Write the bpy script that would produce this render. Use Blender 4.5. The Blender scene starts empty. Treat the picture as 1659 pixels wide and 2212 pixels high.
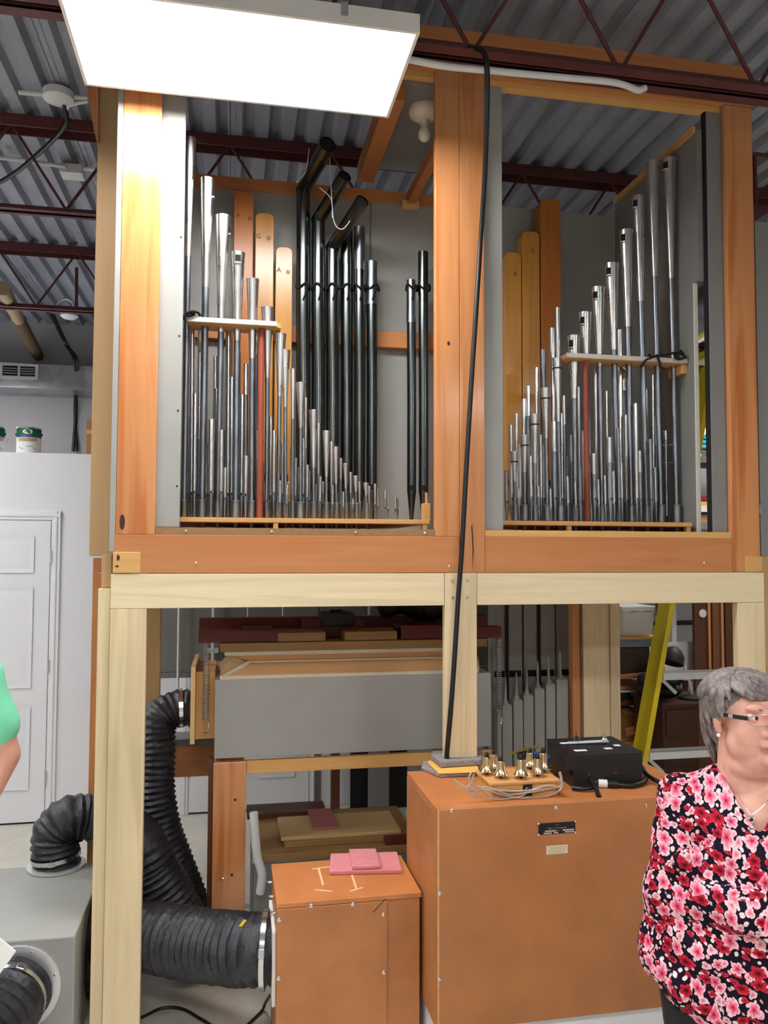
import bpy, bmesh, math, random
from math import sin, cos, pi, radians, sqrt, atan2
from mathutils import Vector, Matrix

random.seed(7)
S = bpy.context.scene
COL = S.collection

# ------------------------------------------------------------------ camera
FPX = 1720.0
PITCH, YAW, ROLL = radians(2.75), radians(10.9), radians(0.19)
CAM = Vector((0.5, -3.2, 1.85))
_f = Vector((sin(YAW)*cos(PITCH), cos(YAW)*cos(PITCH), sin(PITCH)))
_r = Vector((cos(YAW), -sin(YAW), 0))
_u = _r.cross(_f)
_r2 = _r*cos(ROLL) + _u*sin(ROLL)
_u2 = _r2.cross(_f)
cam_data = bpy.data.cameras.new('camera')
cam = bpy.data.objects.new('camera', cam_data)
COL.objects.link(cam)
cam.matrix_world = Matrix(((_r2.x, _u2.x, -_f.x, CAM.x), (_r2.y, _u2.y, -_f.y, CAM.y), (_r2.z, _u2.z, -_f.z, CAM.z), (0, 0, 0, 1)))
cam_data.sensor_fit = 'VERTICAL'
cam_data.sensor_height = 36.0
cam_data.lens = FPX/2212.0*36.0
cam_data.clip_start = 0.05
S.camera = cam

# ------------------------------------------------------------------ exposure, world
S.view_settings.view_transform = 'Standard'
S.view_settings.look = 'None'
S.view_settings.exposure = 0.14
S.view_settings.gamma = 1.0
S.view_settings.use_curve_mapping = False
W = bpy.data.worlds.new('world')
S.world = W
W.use_nodes = True
W.node_tree.nodes['Background'].inputs[0].default_value = (0.9, 0.93, 1.0, 1)
W.node_tree.nodes['Background'].inputs[1].default_value = 0.02
LAMP = 29.0         # brightness of the ceiling fixtures' diffusers

# ------------------------------------------------------------------ pixel -> place
def ray(x, y):
    return _r2*((x-829.5)/FPX) - _u2*((y-1106.0)/FPX) + _f
def aty(x, y, Y):
    d = ray(x, y); return CAM + d*((Y-CAM.y)/d.y)
def atz(x, y, Z):
    d = ray(x, y); return CAM + d*((Z-CAM.z)/d.z)
def atd(x, y, D):
    return CAM + ray(x, y)*D

# ------------------------------------------------------------------ mesh building
class MB:
    def __init__(s):
        s.v = []; s.f = []; s.m = []; s.uv = None
    def add(s, vs, fs, mi=0):
        n = len(s.v); s.v += [tuple(p) for p in vs]; s.f += [tuple(i+n for i in f) for f in fs]; s.m += [mi]*len(fs); return s
    def box(s, x0, x1, y0, y1, z0, z1, mi=0):
        vs = [(x, y, z) for z in (z0, z1) for y in (y0, y1) for x in (x0, x1)]
        return s.add(vs, [(0,2,3,1),(4,5,7,6),(0,1,5,4),(2,6,7,3),(0,4,6,2),(1,3,7,5)], mi)
    def obox(s, c, half, mat, mi=0):
        c = Vector(c); vs = []
        for z in (-1, 1):
            for y in (-1, 1):
                for x in (-1, 1):
                    vs.append(c + mat @ Vector((x*half[0], y*half[1], z*half[2])))
        return s.add(vs, [(0,2,3,1),(4,5,7,6),(0,1,5,4),(2,6,7,3),(0,4,6,2),(1,3,7,5)], mi)
    def bar(s, a, b, w, h, up=(0,0,1), mi=0):
        a = Vector(a); b = Vector(b); d = (b-a); L = d.length; d.normalize()
        up = Vector(up)
        if abs(d.dot(up)) > .99: up = Vector((0,1,0))
        sx = d.cross(up).normalized(); uz = sx.cross(d)
        M = Matrix((sx, d, uz)).transposed()
        return s.obox((a+b)/2, (w/2, L/2, h/2), M, mi)
    def prism(s, pts, ext, mi=0):
        n = len(pts); e = Vector(ext)
        vs = [Vector(p) for p in pts] + [Vector(p)+e for p in pts]
        fs = [tuple(range(n))[::-1], tuple(range(n, 2*n))] + [(i, (i+1) % n, n+(i+1) % n, n+i) for i in range(n)]
        return s.add(vs, fs, mi)
    def rings(s, rings, caps=(True, True), closed=False, mi=0):
        n = len(rings[0]); base = len(s.v); fs = []
        vs = [p for r in rings for p in r]
        R = len(rings)
        for i in range(R-1 if not closed else R):
            j = (i+1) % R
            for k in range(n):
                l = (k+1) % n
                fs.append((i*n+k, i*n+l, j*n+l, j*n+k))
        if not closed:
            if caps[0]: fs.append(tuple(range(n))[::-1])
            if caps[1]: fs.append(tuple((R-1)*n+k for k in range(n)))
        return s.add(vs, fs, mi)
    def tube(s, path, r, seg=10, caps=(True, True), mi=0, rib=None):
        path = [Vector(p) for p in path]; n = len(path); rr = r if hasattr(r, '__len__') else [r]*n
        t = [(path[min(i+1, n-1)]-path[max(i-1, 0)]).normalized() for i in range(n)]
        ref = Vector((0, 0, 1)) if abs(t[0].z) < .9 else Vector((1, 0, 0))
        nx = t[0].cross(ref).normalized(); rings = []
        for i in range(n):
            nx = (nx - t[i]*nx.dot(t[i])).normalized(); ny = t[i].cross(nx)
            rings.append([path[i] + nx*(rr[i]*cos(2*pi*k/seg)) + ny*(rr[i]*sin(2*pi*k/seg)) for k in range(seg)])
        return s.rings(rings, caps, mi=mi)
    def lathe(s, prof, o=(0,0,0), axis=(0,0,1), seg=16, caps=(True, True), mi=0):
        ax = Vector(axis).normalized(); o = Vector(o)
        ref = Vector((1,0,0)) if abs(ax.x) < .9 else Vector((0,1,0))
        nx = ax.cross(ref).normalized(); ny = ax.cross(nx)
        rings = [[o + ax*z + nx*(r*cos(2*pi*k/seg)) + ny*(r*sin(2*pi*k/seg)) for k in range(seg)] for r, z in prof]
        return s.rings(rings, caps, mi=mi)
    def ell(s, c, r, rot=None, u=14, v=9, mi=0):
        c = Vector(c); rings = []
        for i in range(1, v):
            a = pi*i/v; ring = []
            for k in range(u):
                p = Vector((r[0]*sin(a)*cos(2*pi*k/u), r[1]*sin(a)*sin(2*pi*k/u), -r[2]*cos(a)))
                if rot: p = rot @ p
                ring.append(c+p)
            rings.append(ring)
        b = len(s.v); s.rings(rings, (False, False), mi=mi)
        lo = Vector((0,0,-r[2])); hi = Vector((0,0,r[2]))
        if rot: lo = rot @ lo; hi = rot @ hi
        i0 = len(s.v); s.v += [tuple(c+lo), tuple(c+hi)]
        for k in range(u):
            s.f.append((i0, b+(k+1) % u, b+k)); s.m.append(mi)
            t = b+(v-2)*u; s.f.append((i0+1, t+k, t+(k+1) % u)); s.m.append(mi)
        return s
    def caps(s, a, b, ra, rb, u=12, mi=0):          # a capsule tapering from a to b
        a = Vector(a); b = Vector(b); n = 8
        path = []; rad = []
        d = (b-a).normalized()
        for i in range(5):
            t = pi/2*i/4; path.append(a - d*(ra*cos(t))); rad.append(max(ra*sin(t), .0008))
        for i in range(1, n): path.append(a.lerp(b, i/n)); rad.append(ra+(rb-ra)*i/n)
        for i in range(5):
            t = pi/2*(4-i)/4; path.append(b + d*(rb*cos(t))); rad.append(max(rb*sin(t), .0008))
        return s.tube(path, rad, u, mi=mi)
    def mesh(s, name, mats, smooth=None):
        me = bpy.data.meshes.new(name); me.from_pydata(s.v, [], s.f); me.update()
        bm = bmesh.new(); bm.from_mesh(me); bmesh.ops.recalc_face_normals(bm, faces=bm.faces); bm.to_mesh(me); bm.free()
        for m in (mats if isinstance(mats, (list, tuple)) else [mats]): me.materials.append(m)
        me.polygons.foreach_set('material_index', s.m)
        if smooth is not None:
            me.polygons.foreach_set('use_smooth', [True]*len(me.polygons))
            if smooth < 180: me.set_sharp_from_angle(angle=radians(smooth))
        return me
    def build(s, name, mats, parent=None, smooth=None, bevel=0, label=None, seg=2):
        me = s.mesh(name, mats, smooth); o = link(name, me, parent)
        if bevel:
            md = o.modifiers.new('bevel', 'BEVEL'); md.width = bevel; md.segments = seg; md.limit_method = 'ANGLE'; md.angle_limit = radians(40)
        if label: o['label'] = label
        return o

def origin(p):
    v = Vector((0, 0, 0))
    while p is not None: v += p.location; p = p.parent
    return v
def link(name, me, parent=None):
    o = bpy.data.objects.new(name, me); COL.objects.link(o)
    if parent is not None:
        o.parent = parent; o.location = -origin(parent)
    return o
def thing(name, loc, label, cat, group=None, kind=None):
    o = bpy.data.objects.new(name, None); COL.objects.link(o); o.location = loc; o.empty_display_size = .1
    o['label'] = label; o['category'] = cat
    if group: o['group'] = group
    if kind: o['kind'] = kind
    return o
def tag(o, label, cat, group=None, kind=None):
    o['label'] = label; o['category'] = cat
    if group: o['group'] = group
    if kind: o['kind'] = kind
    return o
def struct(o, label=None):
    o['kind'] = 'structure'
    if label: o['label'] = label
    return o
def part(name, mat, parent, x0, x1, y0, y1, z0, z1, bevel=.002, label=None):
    return MB().box(x0, x1, y0, y1, z0, z1).build(name, mat, parent, bevel=bevel, label=label)
ONES = ['', 'first', 'second', 'third', 'fourth', 'fifth', 'sixth', 'seventh', 'eighth', 'ninth', 'tenth', 'eleventh', 'twelfth', 'thirteenth', 'fourteenth', 'fifteenth', 'sixteenth', 'seventeenth', 'eighteenth', 'nineteenth']
TENS = {2: 'twent', 3: 'thirt', 4: 'fort', 5: 'fift', 6: 'sixt', 7: 'sevent', 8: 'eight'}
def nth(n):
    if n < 20: return ONES[n]
    t, o = divmod(n, 10)
    return TENS[t]+('ieth' if o == 0 else 'y-'+ONES[o])
def bez(pts, n=40):                                  # Catmull-Rom through points
    P = [Vector(p) for p in pts]; out = []
    P = [P[0]*2-P[1]] + P + [P[-1]*2-P[-2]]
    segs = len(P)-3
    for i in range(n+1):
        t = i/n*segs; k = min(int(t), segs-1); u = t-k
        a, b, c, d = P[k:k+4]
        out.append(.5*((2*b)+(c-a)*u+(2*a-5*b+4*c-d)*u*u+(3*b-a-3*c+d)*u**3))
    return out

# ------------------------------------------------------------------ materials
def srgb(r, g, b):
    f = lambda c: ((c/255+.055)/1.055)**2.4 if c/255 > .04045 else c/255/12.92
    return (f(r), f(g), f(b), 1)
MATS = {}
class NT:
    def __init__(s, name):
        s.mat = bpy.data.materials.new(name); s.mat.use_nodes = True; s.t = s.mat.node_tree
        s.b = s.t.nodes['Principled BSDF']
    def n(s, typ, props=None, **inp):
        nd = s.t.nodes.new(typ)
        for k, v in (props or {}).items(): setattr(nd, k, v)
        for k, v in inp.items():
            key = int(k[1:]) if k[0] == 'i' and k[1:].isdigit() else k.replace('_', ' ')
            s.set(nd.inputs[key], v)
        return nd
    def set(s, sock, v):
        if isinstance(v, bpy.types.NodeSocket): s.t.links.new(v, sock)
        else: sock.default_value = v
    def math(s, op, a, b=None, c=None, clamp=False):
        nd = s.t.nodes.new('ShaderNodeMath'); nd.operation = op; nd.use_clamp = clamp
        s.set(nd.inputs[0], a)
        if b is not None: s.set(nd.inputs[1], b)
        if c is not None: s.set(nd.inputs[2], c)
        return nd.outputs[0]
    def ramp(s, fac, stops):
        nd = s.t.nodes.new('ShaderNodeValToRGB'); e = nd.color_ramp.elements
        while len(e) < len(stops): e.new(.5)
        for i, (p, c) in enumerate(stops): e[i].position = p; e[i].color = c
        s.set(nd.inputs[0], fac); return nd.outputs[0]
    def mix(s, fac, a, b, mode='MIX'):
        nd = s.t.nodes.new('ShaderNodeMix'); nd.data_type = 'RGBA'; nd.blend_type = mode
        s.set(nd.inputs[0], fac); s.set(nd.inputs[6], a); s.set(nd.inputs[7], b); return nd.outputs[2]
    def coords(s, scale=(1, 1, 1), loc=(0, 0, 0), rot=(0, 0, 0), out='Object'):
        tc = s.t.nodes.new('ShaderNodeTexCoord')
        m = s.n('ShaderNodeMapping', Vector=tc.outputs[out], Scale=scale, Location=loc, Rotation=rot); return m.outputs[0]
    def noise(s, vec, scale=5, detail=4, rough=.5, dist=0):
        return s.n('ShaderNodeTexNoise', Vector=vec, Scale=scale, Detail=detail, Roughness=rough, Distortion=dist).outputs[0]
    def bump(s, h, strength=.2, dist=.01):
        s.set(s.b.inputs['Normal'], s.n('ShaderNodeBump', Height=h, Strength=strength, Distance=dist).outputs[0])
    def p(s, **k):
        for a, v in k.items(): s.set(s.b.inputs[a.replace('_', ' ')], v)
        return s

def dark(c, k): return (c[0]*k, c[1]*k, c[2]*k, 1)
def wood(name, c, axis='z', var=.28, rough=.45, scale=1.0, streak=None, spec=.4):
    if name in MATS: return MATS[name]
    t = NT(name); st = {'x': (1.3, 22, 22), 'y': (22, 1.3, 22), 'z': (22, 22, 1.3)}[axis]
    v = t.coords(tuple(q*scale for q in st))
    big = t.noise(t.coords(tuple(q*.16*scale for q in st)), 1.5, 3, .5, .8)
    g = t.noise(v, 1.6, 5, .6, .5)
    f = t.math('MULTIPLY_ADD', g, .65, t.math('MULTIPLY', big, .4))
    col = t.ramp(f, [(.30, dark(c, 1-var)), (.52, c), (.72, (min(c[0]*(1+var*.5), 1), min(c[1]*(1+var*.55), 1), min(c[2]*(1+var*.6), 1), 1))])
    if streak is not None:
        s2 = t.noise(t.coords(tuple(q*.5*scale for q in st), (3, 7, 1)), 1.4, 2, .5, 1.2)
        col = t.mix(t.ramp(s2, [(.5, (0,0,0,1)), (.68, (1,1,1,1))]), col, streak)
    t.p(Base_Color=col, Roughness=rough); t.b.inputs['Specular IOR Level'].default_value = spec
    t.bump(g, .12, .002); MATS[name] = t.mat; return t.mat
def plain(name, c, rough=.5, metal=0, var=.06, nscale=6, bump=0, bscale=60, spec=.5, **kw):
    if name in MATS: return MATS[name]
    t = NT(name); g = t.noise(t.coords(), nscale, 4, .55)
    col = t.ramp(g, [(.3, dark(c, 1-var)), (.7, (min(c[0]*(1+var), 1), min(c[1]*(1+var), 1), min(c[2]*(1+var), 1), 1))])
    t.p(Base_Color=col, Roughness=rough, Metallic=metal); t.b.inputs['Specular IOR Level'].default_value = spec
    if bump: t.bump(t.noise(t.coords(), bscale, 3, .6), bump, .003)
    for k, v in kw.items(): t.set(t.b.inputs[k.replace('_', ' ')], v)
    MATS[name] = t.mat; return t.mat
def metal(name, c, rough=.3, spot=.12, scale=(60, 60, 9), c2=None, rvar=.12):
    if name in MATS: return MATS[name]
    t = NT(name); g = t.noise(t.coords(scale), 1.2, 3, .6); g2 = t.noise(t.coords(), 7, 3, .5)
    col = t.ramp(t.math('MULTIPLY_ADD', g, .7, t.math('MULTIPLY', g2, .3)), [(.34, c2 or dark(c, 1-spot*2.2)), (.6, c)])
    t.p(Base_Color=col, Metallic=1.0, Roughness=t.math('MULTIPLY_ADD', g2, rvar*2, rough-rvar))
    MATS[name] = t.mat; return t.mat

POPLAR_Z = wood('poplar_vertical', srgb(230, 208, 166), 'z', .16, .5, .8, srgb(212, 190, 150))
POPLAR_X = wood('poplar_horizontal', srgb(232, 213, 173), 'x', .14, .5, .8, srgb(216, 198, 160))
POPDK_Z = wood('tan_and_shaded_poplar_vertical', srgb(186, 150, 105), 'z', .16, .5, .6, srgb(168, 136, 92))  # tan boards, and the painted shade atop one post
FIR_Z = wood('orange_fir_vertical', srgb(204, 139, 88), 'z', .2, .16, .8, srgb(188, 112, 60), .5)
FIR_X = wood('orange_fir_horizontal', srgb(196, 130, 80), 'x', .14, .4, .8, srgb(188, 118, 68))
FIR_Y = wood('orange_fir_deep', srgb(176, 112, 62), 'y', .2, .45)
PINE_X = wood('pine_horizontal', srgb(216, 166, 100), 'x', .2, .5)
PINE_Y = wood('pine_deep', srgb(206, 156, 96), 'y', .2, .5)
PINE_Z = wood('pine_vertical', srgb(210, 160, 96), 'z', .2, .5)
YPIPE = wood('varnished_pipe_wood', srgb(184, 128, 52), 'z', .22, .25, .7, srgb(176, 116, 40), .6)
BROWNW_X = wood('brown_board_horizontal', srgb(146, 112, 66), 'x', .22, .55)
BROWNW_Y = wood('brown_board_deep', srgb(126, 84, 44), 'y', .22, .55)
DKWOOD = wood('dark_stained_wood', srgb(92, 52, 30), 'z', .25, .45)
REDWOOD_X = wood('maroon_painted_wood', srgb(96, 34, 26), 'x', .2, .5)
PLY = plain('orange_stained_plywood', srgb(178, 116, 68), .42, var=.13, nscale=5, bump=.04, bscale=40)
PLYTOP = plain('orange_plywood_worn', srgb(190, 118, 66), .42, var=.14, nscale=7, bump=.04)
PLYEDGE = plain('plywood_edge', srgb(214, 168, 112), .6, var=.15, nscale=20)
GREY = plain('grey_paint', srgb(158, 158, 152), .4, var=.04, bump=.05, bscale=90)
GREYD = plain('grey_paint_flat', srgb(128, 127, 124), .55, var=.05, bump=.05, bscale=90)
PALE = plain('pale_grey_edge', srgb(208, 204, 190), .6)
BROWNTAPE = plain('brown_felt_strip', srgb(150, 116, 76), .85, var=.1, nscale=30)
TIN = metal('spotted_tin', srgb(222, 220, 216), .3, .1)
TINSH = metal('bright_tin', srgb(228, 227, 224), .22, .12, (120, 120, 30), rvar=.08)
ZINC = metal('zinc', srgb(150, 156, 162), .36, .18, (50, 50, 8))
ZINCD = metal('dark_zinc', srgb(106, 112, 110), .24, .12, (20, 20, 3), rvar=.03)
LEAD = metal('lead_boot', srgb(142, 146, 150), .46, .12)
BLACK = plain('matte_black', srgb(14, 14, 15), .6)
HOLE = plain('dark_hollow', srgb(10, 9, 9), .9)
REDROD = plain('red_brown_paint', srgb(142, 66, 46), .5)
RUST = plain('red_oxide_steel', srgb(92, 48, 46), .55, var=.12, bump=.05)
CORD = plain('black_rubber_cord', srgb(16, 16, 18), .42)
TIE = plain('black_tie_cord', srgb(10, 10, 10), .9)
GALV = metal('galvanised_duct', srgb(206, 208, 212), .32, .15, (6, 6, 6))
CHROME = metal('chrome_hardware', srgb(225, 225, 225), .2, .03)
ALU = plain('brushed_aluminium', srgb(222, 222, 222), .35, .6)
STEELW = plain('white_conduit', srgb(214, 214, 212), .45)
WALLW = plain('white_partition_paint', srgb(228, 228, 230), .5, var=.02, nscale=3, bump=.03)
DOORW = plain('white_door_paint', srgb(230, 230, 233), .38, var=.015)
DECKM = plain('painted_steel_deck', srgb(148, 150, 160), .5, var=.12, nscale=3)
WALLG = plain('grey_back_wall', srgb(168, 166, 166), .8, var=.04, nscale=2)
BRASS = metal('polished_brass', srgb(246, 222, 176), .2, .04, (4, 4, 4), rvar=.04)
PINKF = plain('pink_felt', srgb(206, 128, 132), .95, var=.06, nscale=40, bump=.3, bscale=300)
GREYF = plain('grey_wool_felt', srgb(142, 134, 132), 1.0, var=.22, nscale=60, bump=.8, bscale=220)
ENVEL = plain('manila_envelope', srgb(236, 184, 92), .6, var=.03)
BIRCH = wood('light_maple', srgb(214, 158, 98), 'x', .1, .4, .7)
CABLE = plain('grey_cable_sheath', srgb(180, 168, 154), .5)
AMPB = plain('black_crackle_metal', srgb(22, 22, 24), .45, bump=.2, bscale=300)
WHITEP = plain('white_plastic', srgb(228, 226, 220), .4)
BLUEP = plain('blue_film', srgb(40, 92, 190), .3)
YELLOW = plain('yellow_fibreglass', srgb(226, 200, 20), .4, var=.05)
CARD = plain('brown_cardboard', srgb(172, 122, 72), .8, var=.08)
TEAL = plain('teal_cloth', srgb(38, 150, 176), .8)
MAROON = plain('maroon_cloth', srgb(120, 24, 34), .8)
DKCAB = wood('dark_cabinet_wood', srgb(66, 36, 20), 'z', .25, .45)
CERAM = plain('white_porcelain', srgb(226, 214, 194), .25)
MINT = plain('mint_jersey', srgb(122, 214, 170), .9, var=.06, nscale=9, bump=.2, bscale=120)
BLACKCL = plain('black_trouser_cloth', srgb(20, 20, 24), .9, var=.2, nscale=20, bump=.2, bscale=150)
BLUECL = plain('navy_denim', srgb(40, 48, 70), .9, var=.2, nscale=40, bump=.2, bscale=150)
SHOE = plain('dark_shoe_leather', srgb(30, 26, 24), .5)
PAPER = plain('white_paper', srgb(236, 236, 232), .7, var=.01)

def hose_mat():
    t = NT('black_flexible_duct'); g = t.noise(t.coords(), 26, 5, .65, 1.0)
    t.p(Base_Color=t.ramp(g, [(.3, srgb(20, 20, 24)), (.75, srgb(50, 50, 56))]), Roughness=.38)
    t.bump(g, .55, .01); return t.mat
HOSE = hose_mat()
def concrete():
    t = NT('polished_concrete'); v = t.coords()
    g = t.noise(v, 1.3, 6, .6, .6); g2 = t.noise(v, 14, 4, .6)
    c = t.ramp(t.math('MULTIPLY_ADD', g, .75, t.math('MULTIPLY', g2, .25)), [(.3, srgb(172, 166, 152)), (.55, srgb(200, 195, 182)), (.75, srgb(212, 207, 195))])
    t.p(Base_Color=c, Roughness=t.math('MULTIPLY_ADD', g, .25, .22)); return t.mat
CONC = concrete()
def skin(name, c, blotch):
    t = NT(name); g = t.noise(t.coords(), 14, 4, .6); g2 = t.noise(t.coords(), 120, 2, .5)
    t.p(Base_Color=t.ramp(g, [(.3, c), (.7, blotch)]), Roughness=.48)
    t.b.inputs['Subsurface Weight'].default_value = .12
    t.b.inputs['Subsurface Radius'].default_value = (.02, .008, .005)
    t.b.inputs['Subsurface Scale'].default_value = .3
    t.bump(g2, .08, .001); return t.mat
SKIN = skin('fair_skin', srgb(224, 174, 152), srgb(214, 152, 134))
SKIN2 = skin('ruddy_skin', srgb(212, 158, 134), srgb(202, 142, 120))
def emit(name, c, k):
    t = NT(name); t.p(Base_Color=c, Roughness=.4); t.b.inputs['Emission Color'].default_value = c; t.b.inputs['Emission Strength'].default_value = k; return t.mat
LENS = emit('lit_acrylic_diffuser', (.985, .985, 1.0, 1), LAMP)
def glass(name, tint=(1, 1, 1, 1), rough=.02):
    t = NT(name); t.p(Base_Color=tint, Roughness=rough); t.b.inputs['Transmission Weight'].default_value = 1; t.b.inputs['IOR'].default_value = 1.3; return t.mat
GLASS = glass('clear_glass')
FROST = plain('frosted_bulb_glass', srgb(226, 220, 206), .25)

def floral():
    t = NT('floral_print_jersey')
    uvn = t.n('ShaderNodeUVMap'); uv = uvn.outputs[0]
    wob = t.n('ShaderNodeTexNoise', Vector=uv, Scale=40.0, Detail=2.0)
    col = srgb(22, 14, 28)
    def layer(col, scale, R, off, petals, ramp_cols, seedrot, keep):
        vec = t.n('ShaderNodeMapping', Vector=uv, Location=off, Rotation=(0, 0, seedrot)).outputs[0]
        vo = t.n('ShaderNodeTexVoronoi', {'voronoi_dimensions': '2D', 'feature': 'F1'}, Vector=vec, Scale=scale, Randomness=.75)
        d = t.n('ShaderNodeVectorMath', {'operation': 'SUBTRACT'}, i0=vec, i1=vo.outputs['Position']).outputs[0]
        sp = t.n('ShaderNodeSeparateXYZ', Vector=d); rc = t.n('ShaderNodeSeparateColor', Color=vo.outputs['Color'])
        sq = t.math('MULTIPLY_ADD', rc.outputs[0], 1.0, .62)               # each bloom seen at its own tilt
        yy = t.math('MULTIPLY', sp.outputs[1], sq)
        ang = t.math('ADD', t.math('ARCTAN2', yy, sp.outputs[0]), t.math('MULTIPLY', rc.outputs[1], 6.28))
        r = t.math('SQRT', t.math('ADD', t.math('MULTIPLY', yy, yy), t.math('MULTIPLY', sp.outputs[0], sp.outputs[0])))
        pet = t.math('ABSOLUTE', t.math('COSINE', t.math('MULTIPLY', ang, petals/2)))
        pet = t.math('POWER', pet, .55)
        size = t.math('MULTIPLY_ADD', rc.outputs[2], .35, .8)
        edge = t.math('MULTIPLY', t.math('MULTIPLY_ADD', pet, .45, .55), t.math('MULTIPLY', size, R))
        edge = t.math('MULTIPLY', edge, t.math('MULTIPLY_ADD', wob.outputs[0], .9, .55))
        q = t.math('DIVIDE', r, edge)
        mask = t.math('LESS_THAN', q, 1.0)
        mask = t.math('MULTIPLY', mask, t.math('LESS_THAN', rc.outputs[1], keep))
        pale = t.ramp(q, ramp_cols[0]); deep = t.ramp(q, ramp_cols[1])
        pc = t.mix(t.math('GREATER_THAN', rc.outputs[0], .56), pale, deep)
        vein = t.math('MULTIPLY_ADD', wob.outputs[0], .7, .62)
        pc = t.mix(1.0, pc, t.n('ShaderNodeCombineColor', i0=vein, i1=vein, i2=vein).outputs[0], 'MULTIPLY')
        return t.mix(mask, col, pc)
    A = [[(.0, srgb(70, 10, 30)), (.22, srgb(214, 60, 92)), (.6, srgb(232, 132, 156)), (1, srgb(250, 206, 212))], [(.0, srgb(40, 4, 14)), (.3, srgb(120, 10, 30)), (1, srgb(206, 44, 66))]]
    B = [[(0, srgb(200, 90, 110)), (1, srgb(250, 206, 212))], [(0, srgb(120, 14, 34)), (1, srgb(206, 48, 70))]]
    D = [[(0, srgb(240, 220, 214)), (1, srgb(230, 200, 200))], [(0, srgb(226, 190, 190)), (1, srgb(200, 130, 140))]]
    col = layer(col, 62.0, .0052, (.31, .17, 0), 2, D, .9, .75)
    col = layer(col, 34.0, .0105, (.07, .23, 0), 3, B, .4, .9)
    col = layer(col, 25.0, .0175, (0, 0, 0), 5, A, 0, 1.1)
    t.p(Base_Color=col, Roughness=.85); t.b.inputs['Specular IOR Level'].default_value = .15
    t.bump(t.noise(t.coords(), 30, 3, .5), .15, .004)
    return t.mat
FLORAL = floral()
def hairmat():
    t = NT('grey_hair'); g = t.noise(t.coords((60, 60, 22)), 1.4, 4, .6, .6); g2 = t.noise(t.coords(), 13, 2, .5)
    t.p(Base_Color=t.ramp(t.math('MULTIPLY_ADD', g, .55, t.math('MULTIPLY', g2, .45)), [(.34, srgb(66, 58, 56)), (.5, srgb(118, 107, 103)), (.68, srgb(170, 160, 154))]), Roughness=.5)
    t.bump(g, .5, .004); return t.mat
HAIR = hairmat()

# ================================================================== THE ROOM
ZD = 4.33
floor = struct(MB().box(-5, 7, -7, 6.1, -.1, 0).build('floor', CONC), 'pale polished concrete workshop floor')
wall_back = struct(MB().box(-5, 7, 6, 6.1, 0, 4.6).build('wall_back', WALLG), 'plain grey back wall of the workshop')
wall_left = struct(MB().box(-5.1, -5, -7, 6.1, 0, 4.6).build('wall_left', WALLG))
wall_right = struct(MB().box(7, 7.1, -7, 6.1, 0, 4.6).build('wall_right', WALLG))
wall_front = struct(MB().box(-5.1, 7.1, -7.1, -7, 0, 4.6).build('wall_front', WALLG))
ceiling = struct(MB().box(-5.1, 7.1, -7.1, 6.1, 4.46, 4.56).build('ceiling', DECKM), 'ribbed steel roof deck on open joists')
def deck_sheet():
    m = MB(); prof = []
    for i in range(6):
        x = i*.152
        prof += [(x, 0), (x+.066, 0), (x+.088, .045), (x+.130, .045)]
    prof.append((.912, 0))
    vs = []; fs = []
    for k, (x, z) in enumerate(prof):
        vs += [(x, -7, ZD+z), (x, 6, ZD+z)]
    for k in range(len(prof)-1): fs.append((2*k, 2*k+2, 2*k+3, 2*k+1))
    m.add(vs, fs)
    for s in (.02, .90): m.box(s-.006, s+.006, -7, 6, ZD-.004, ZD+.002)      # side laps of the sheet
    return m.mesh('deck_sheet', DECKM)
dm = deck_sheet()
for i in range(13):
    o = link('deck_sheet', dm, ceiling); o.location.x = -5+i*.912

def joist(Y, zb, label, x0=-5, x1=7, web=True, ch=.055):
    t = thing('bar_joist', (x0, Y, zb), label, 'joist', 'roof joists')
    bar = MB()
    for s in (-1, 1):                                  # a pair of angle irons
        a, b = sorted((Y+s*.012, Y+s*(.012+ch))); c, d = sorted((Y+s*.012, Y+s*.018))
        bar.box(x0, x1, a, b, zb, zb+.006).box(x0, x1, c, d, zb, zb+ch)
    bar.build('bottom_chord', RUST, t)
    MB().box(x0, x1, Y-.06, Y+.06, ZD-.012, ZD-.001).box(x0, x1, Y-.06, Y-.052, ZD-.07, ZD-.01).box(x0, x1, Y+.052, Y+.06, ZD-.07, ZD-.01).build('top_chord', RUST, t)
    if web:
        n = int((x1-x0)/.62); me = None
        for i in range(n):
            xa = x0+.2+i*.62
            for a, b in (((xa, Y, zb+.03), (xa+.31, Y, ZD-.03)), ((xa+.31, Y, ZD-.03), (xa+.62, Y, zb+.03))):
                mid = (Vector(a)+Vector(b))/2
                if -1.6 < mid.x < 3.4: MB().tube([a, b], .009, 6).build('web_rod', RUST, t)
    return t
joist(-.31, 3.752, 'rust red bar joist crossing directly over the organ case front')
joist(1.60, 3.785, 'rust red bar joist seen through the case, second from front', ch=.035)
joist(3.63, 3.80, 'rust red bar joist nearest the grey back wall', ch=.04)
# red girder and round duct running away on the right of the case
t = thing('steel_girder', (3.15, .4, 3.62), 'rust red steel girder running back right of the case', 'beam')
MB().box(3.06, 3.24, .4, 6, 3.62, 3.64).build('lower_flange', RUST, t)
MB().box(3.06, 3.24, .4, 6, 3.90, 3.92).build('upper_flange', RUST, t)
MB().box(3.143, 3.157, .4, 6, 3.64, 3.90).build('girder_web', RUST, t)
t = thing('round_duct', (3.42, .5, 3.35), 'round grey metal duct beneath the red girder at right', 'duct')
MB().tube([(3.42, .5, 3.35), (3.42, 5.9, 3.35)], .16, 20).build('duct_body', GALV, t, smooth=40)
for i in range(4): MB().lathe([(.168, 0), (.168, .03)], (3.42, .7+i*1.2, 3.35), (0, 1, 0), 20).build('joint_band', GALV, t, smooth=40)

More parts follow.
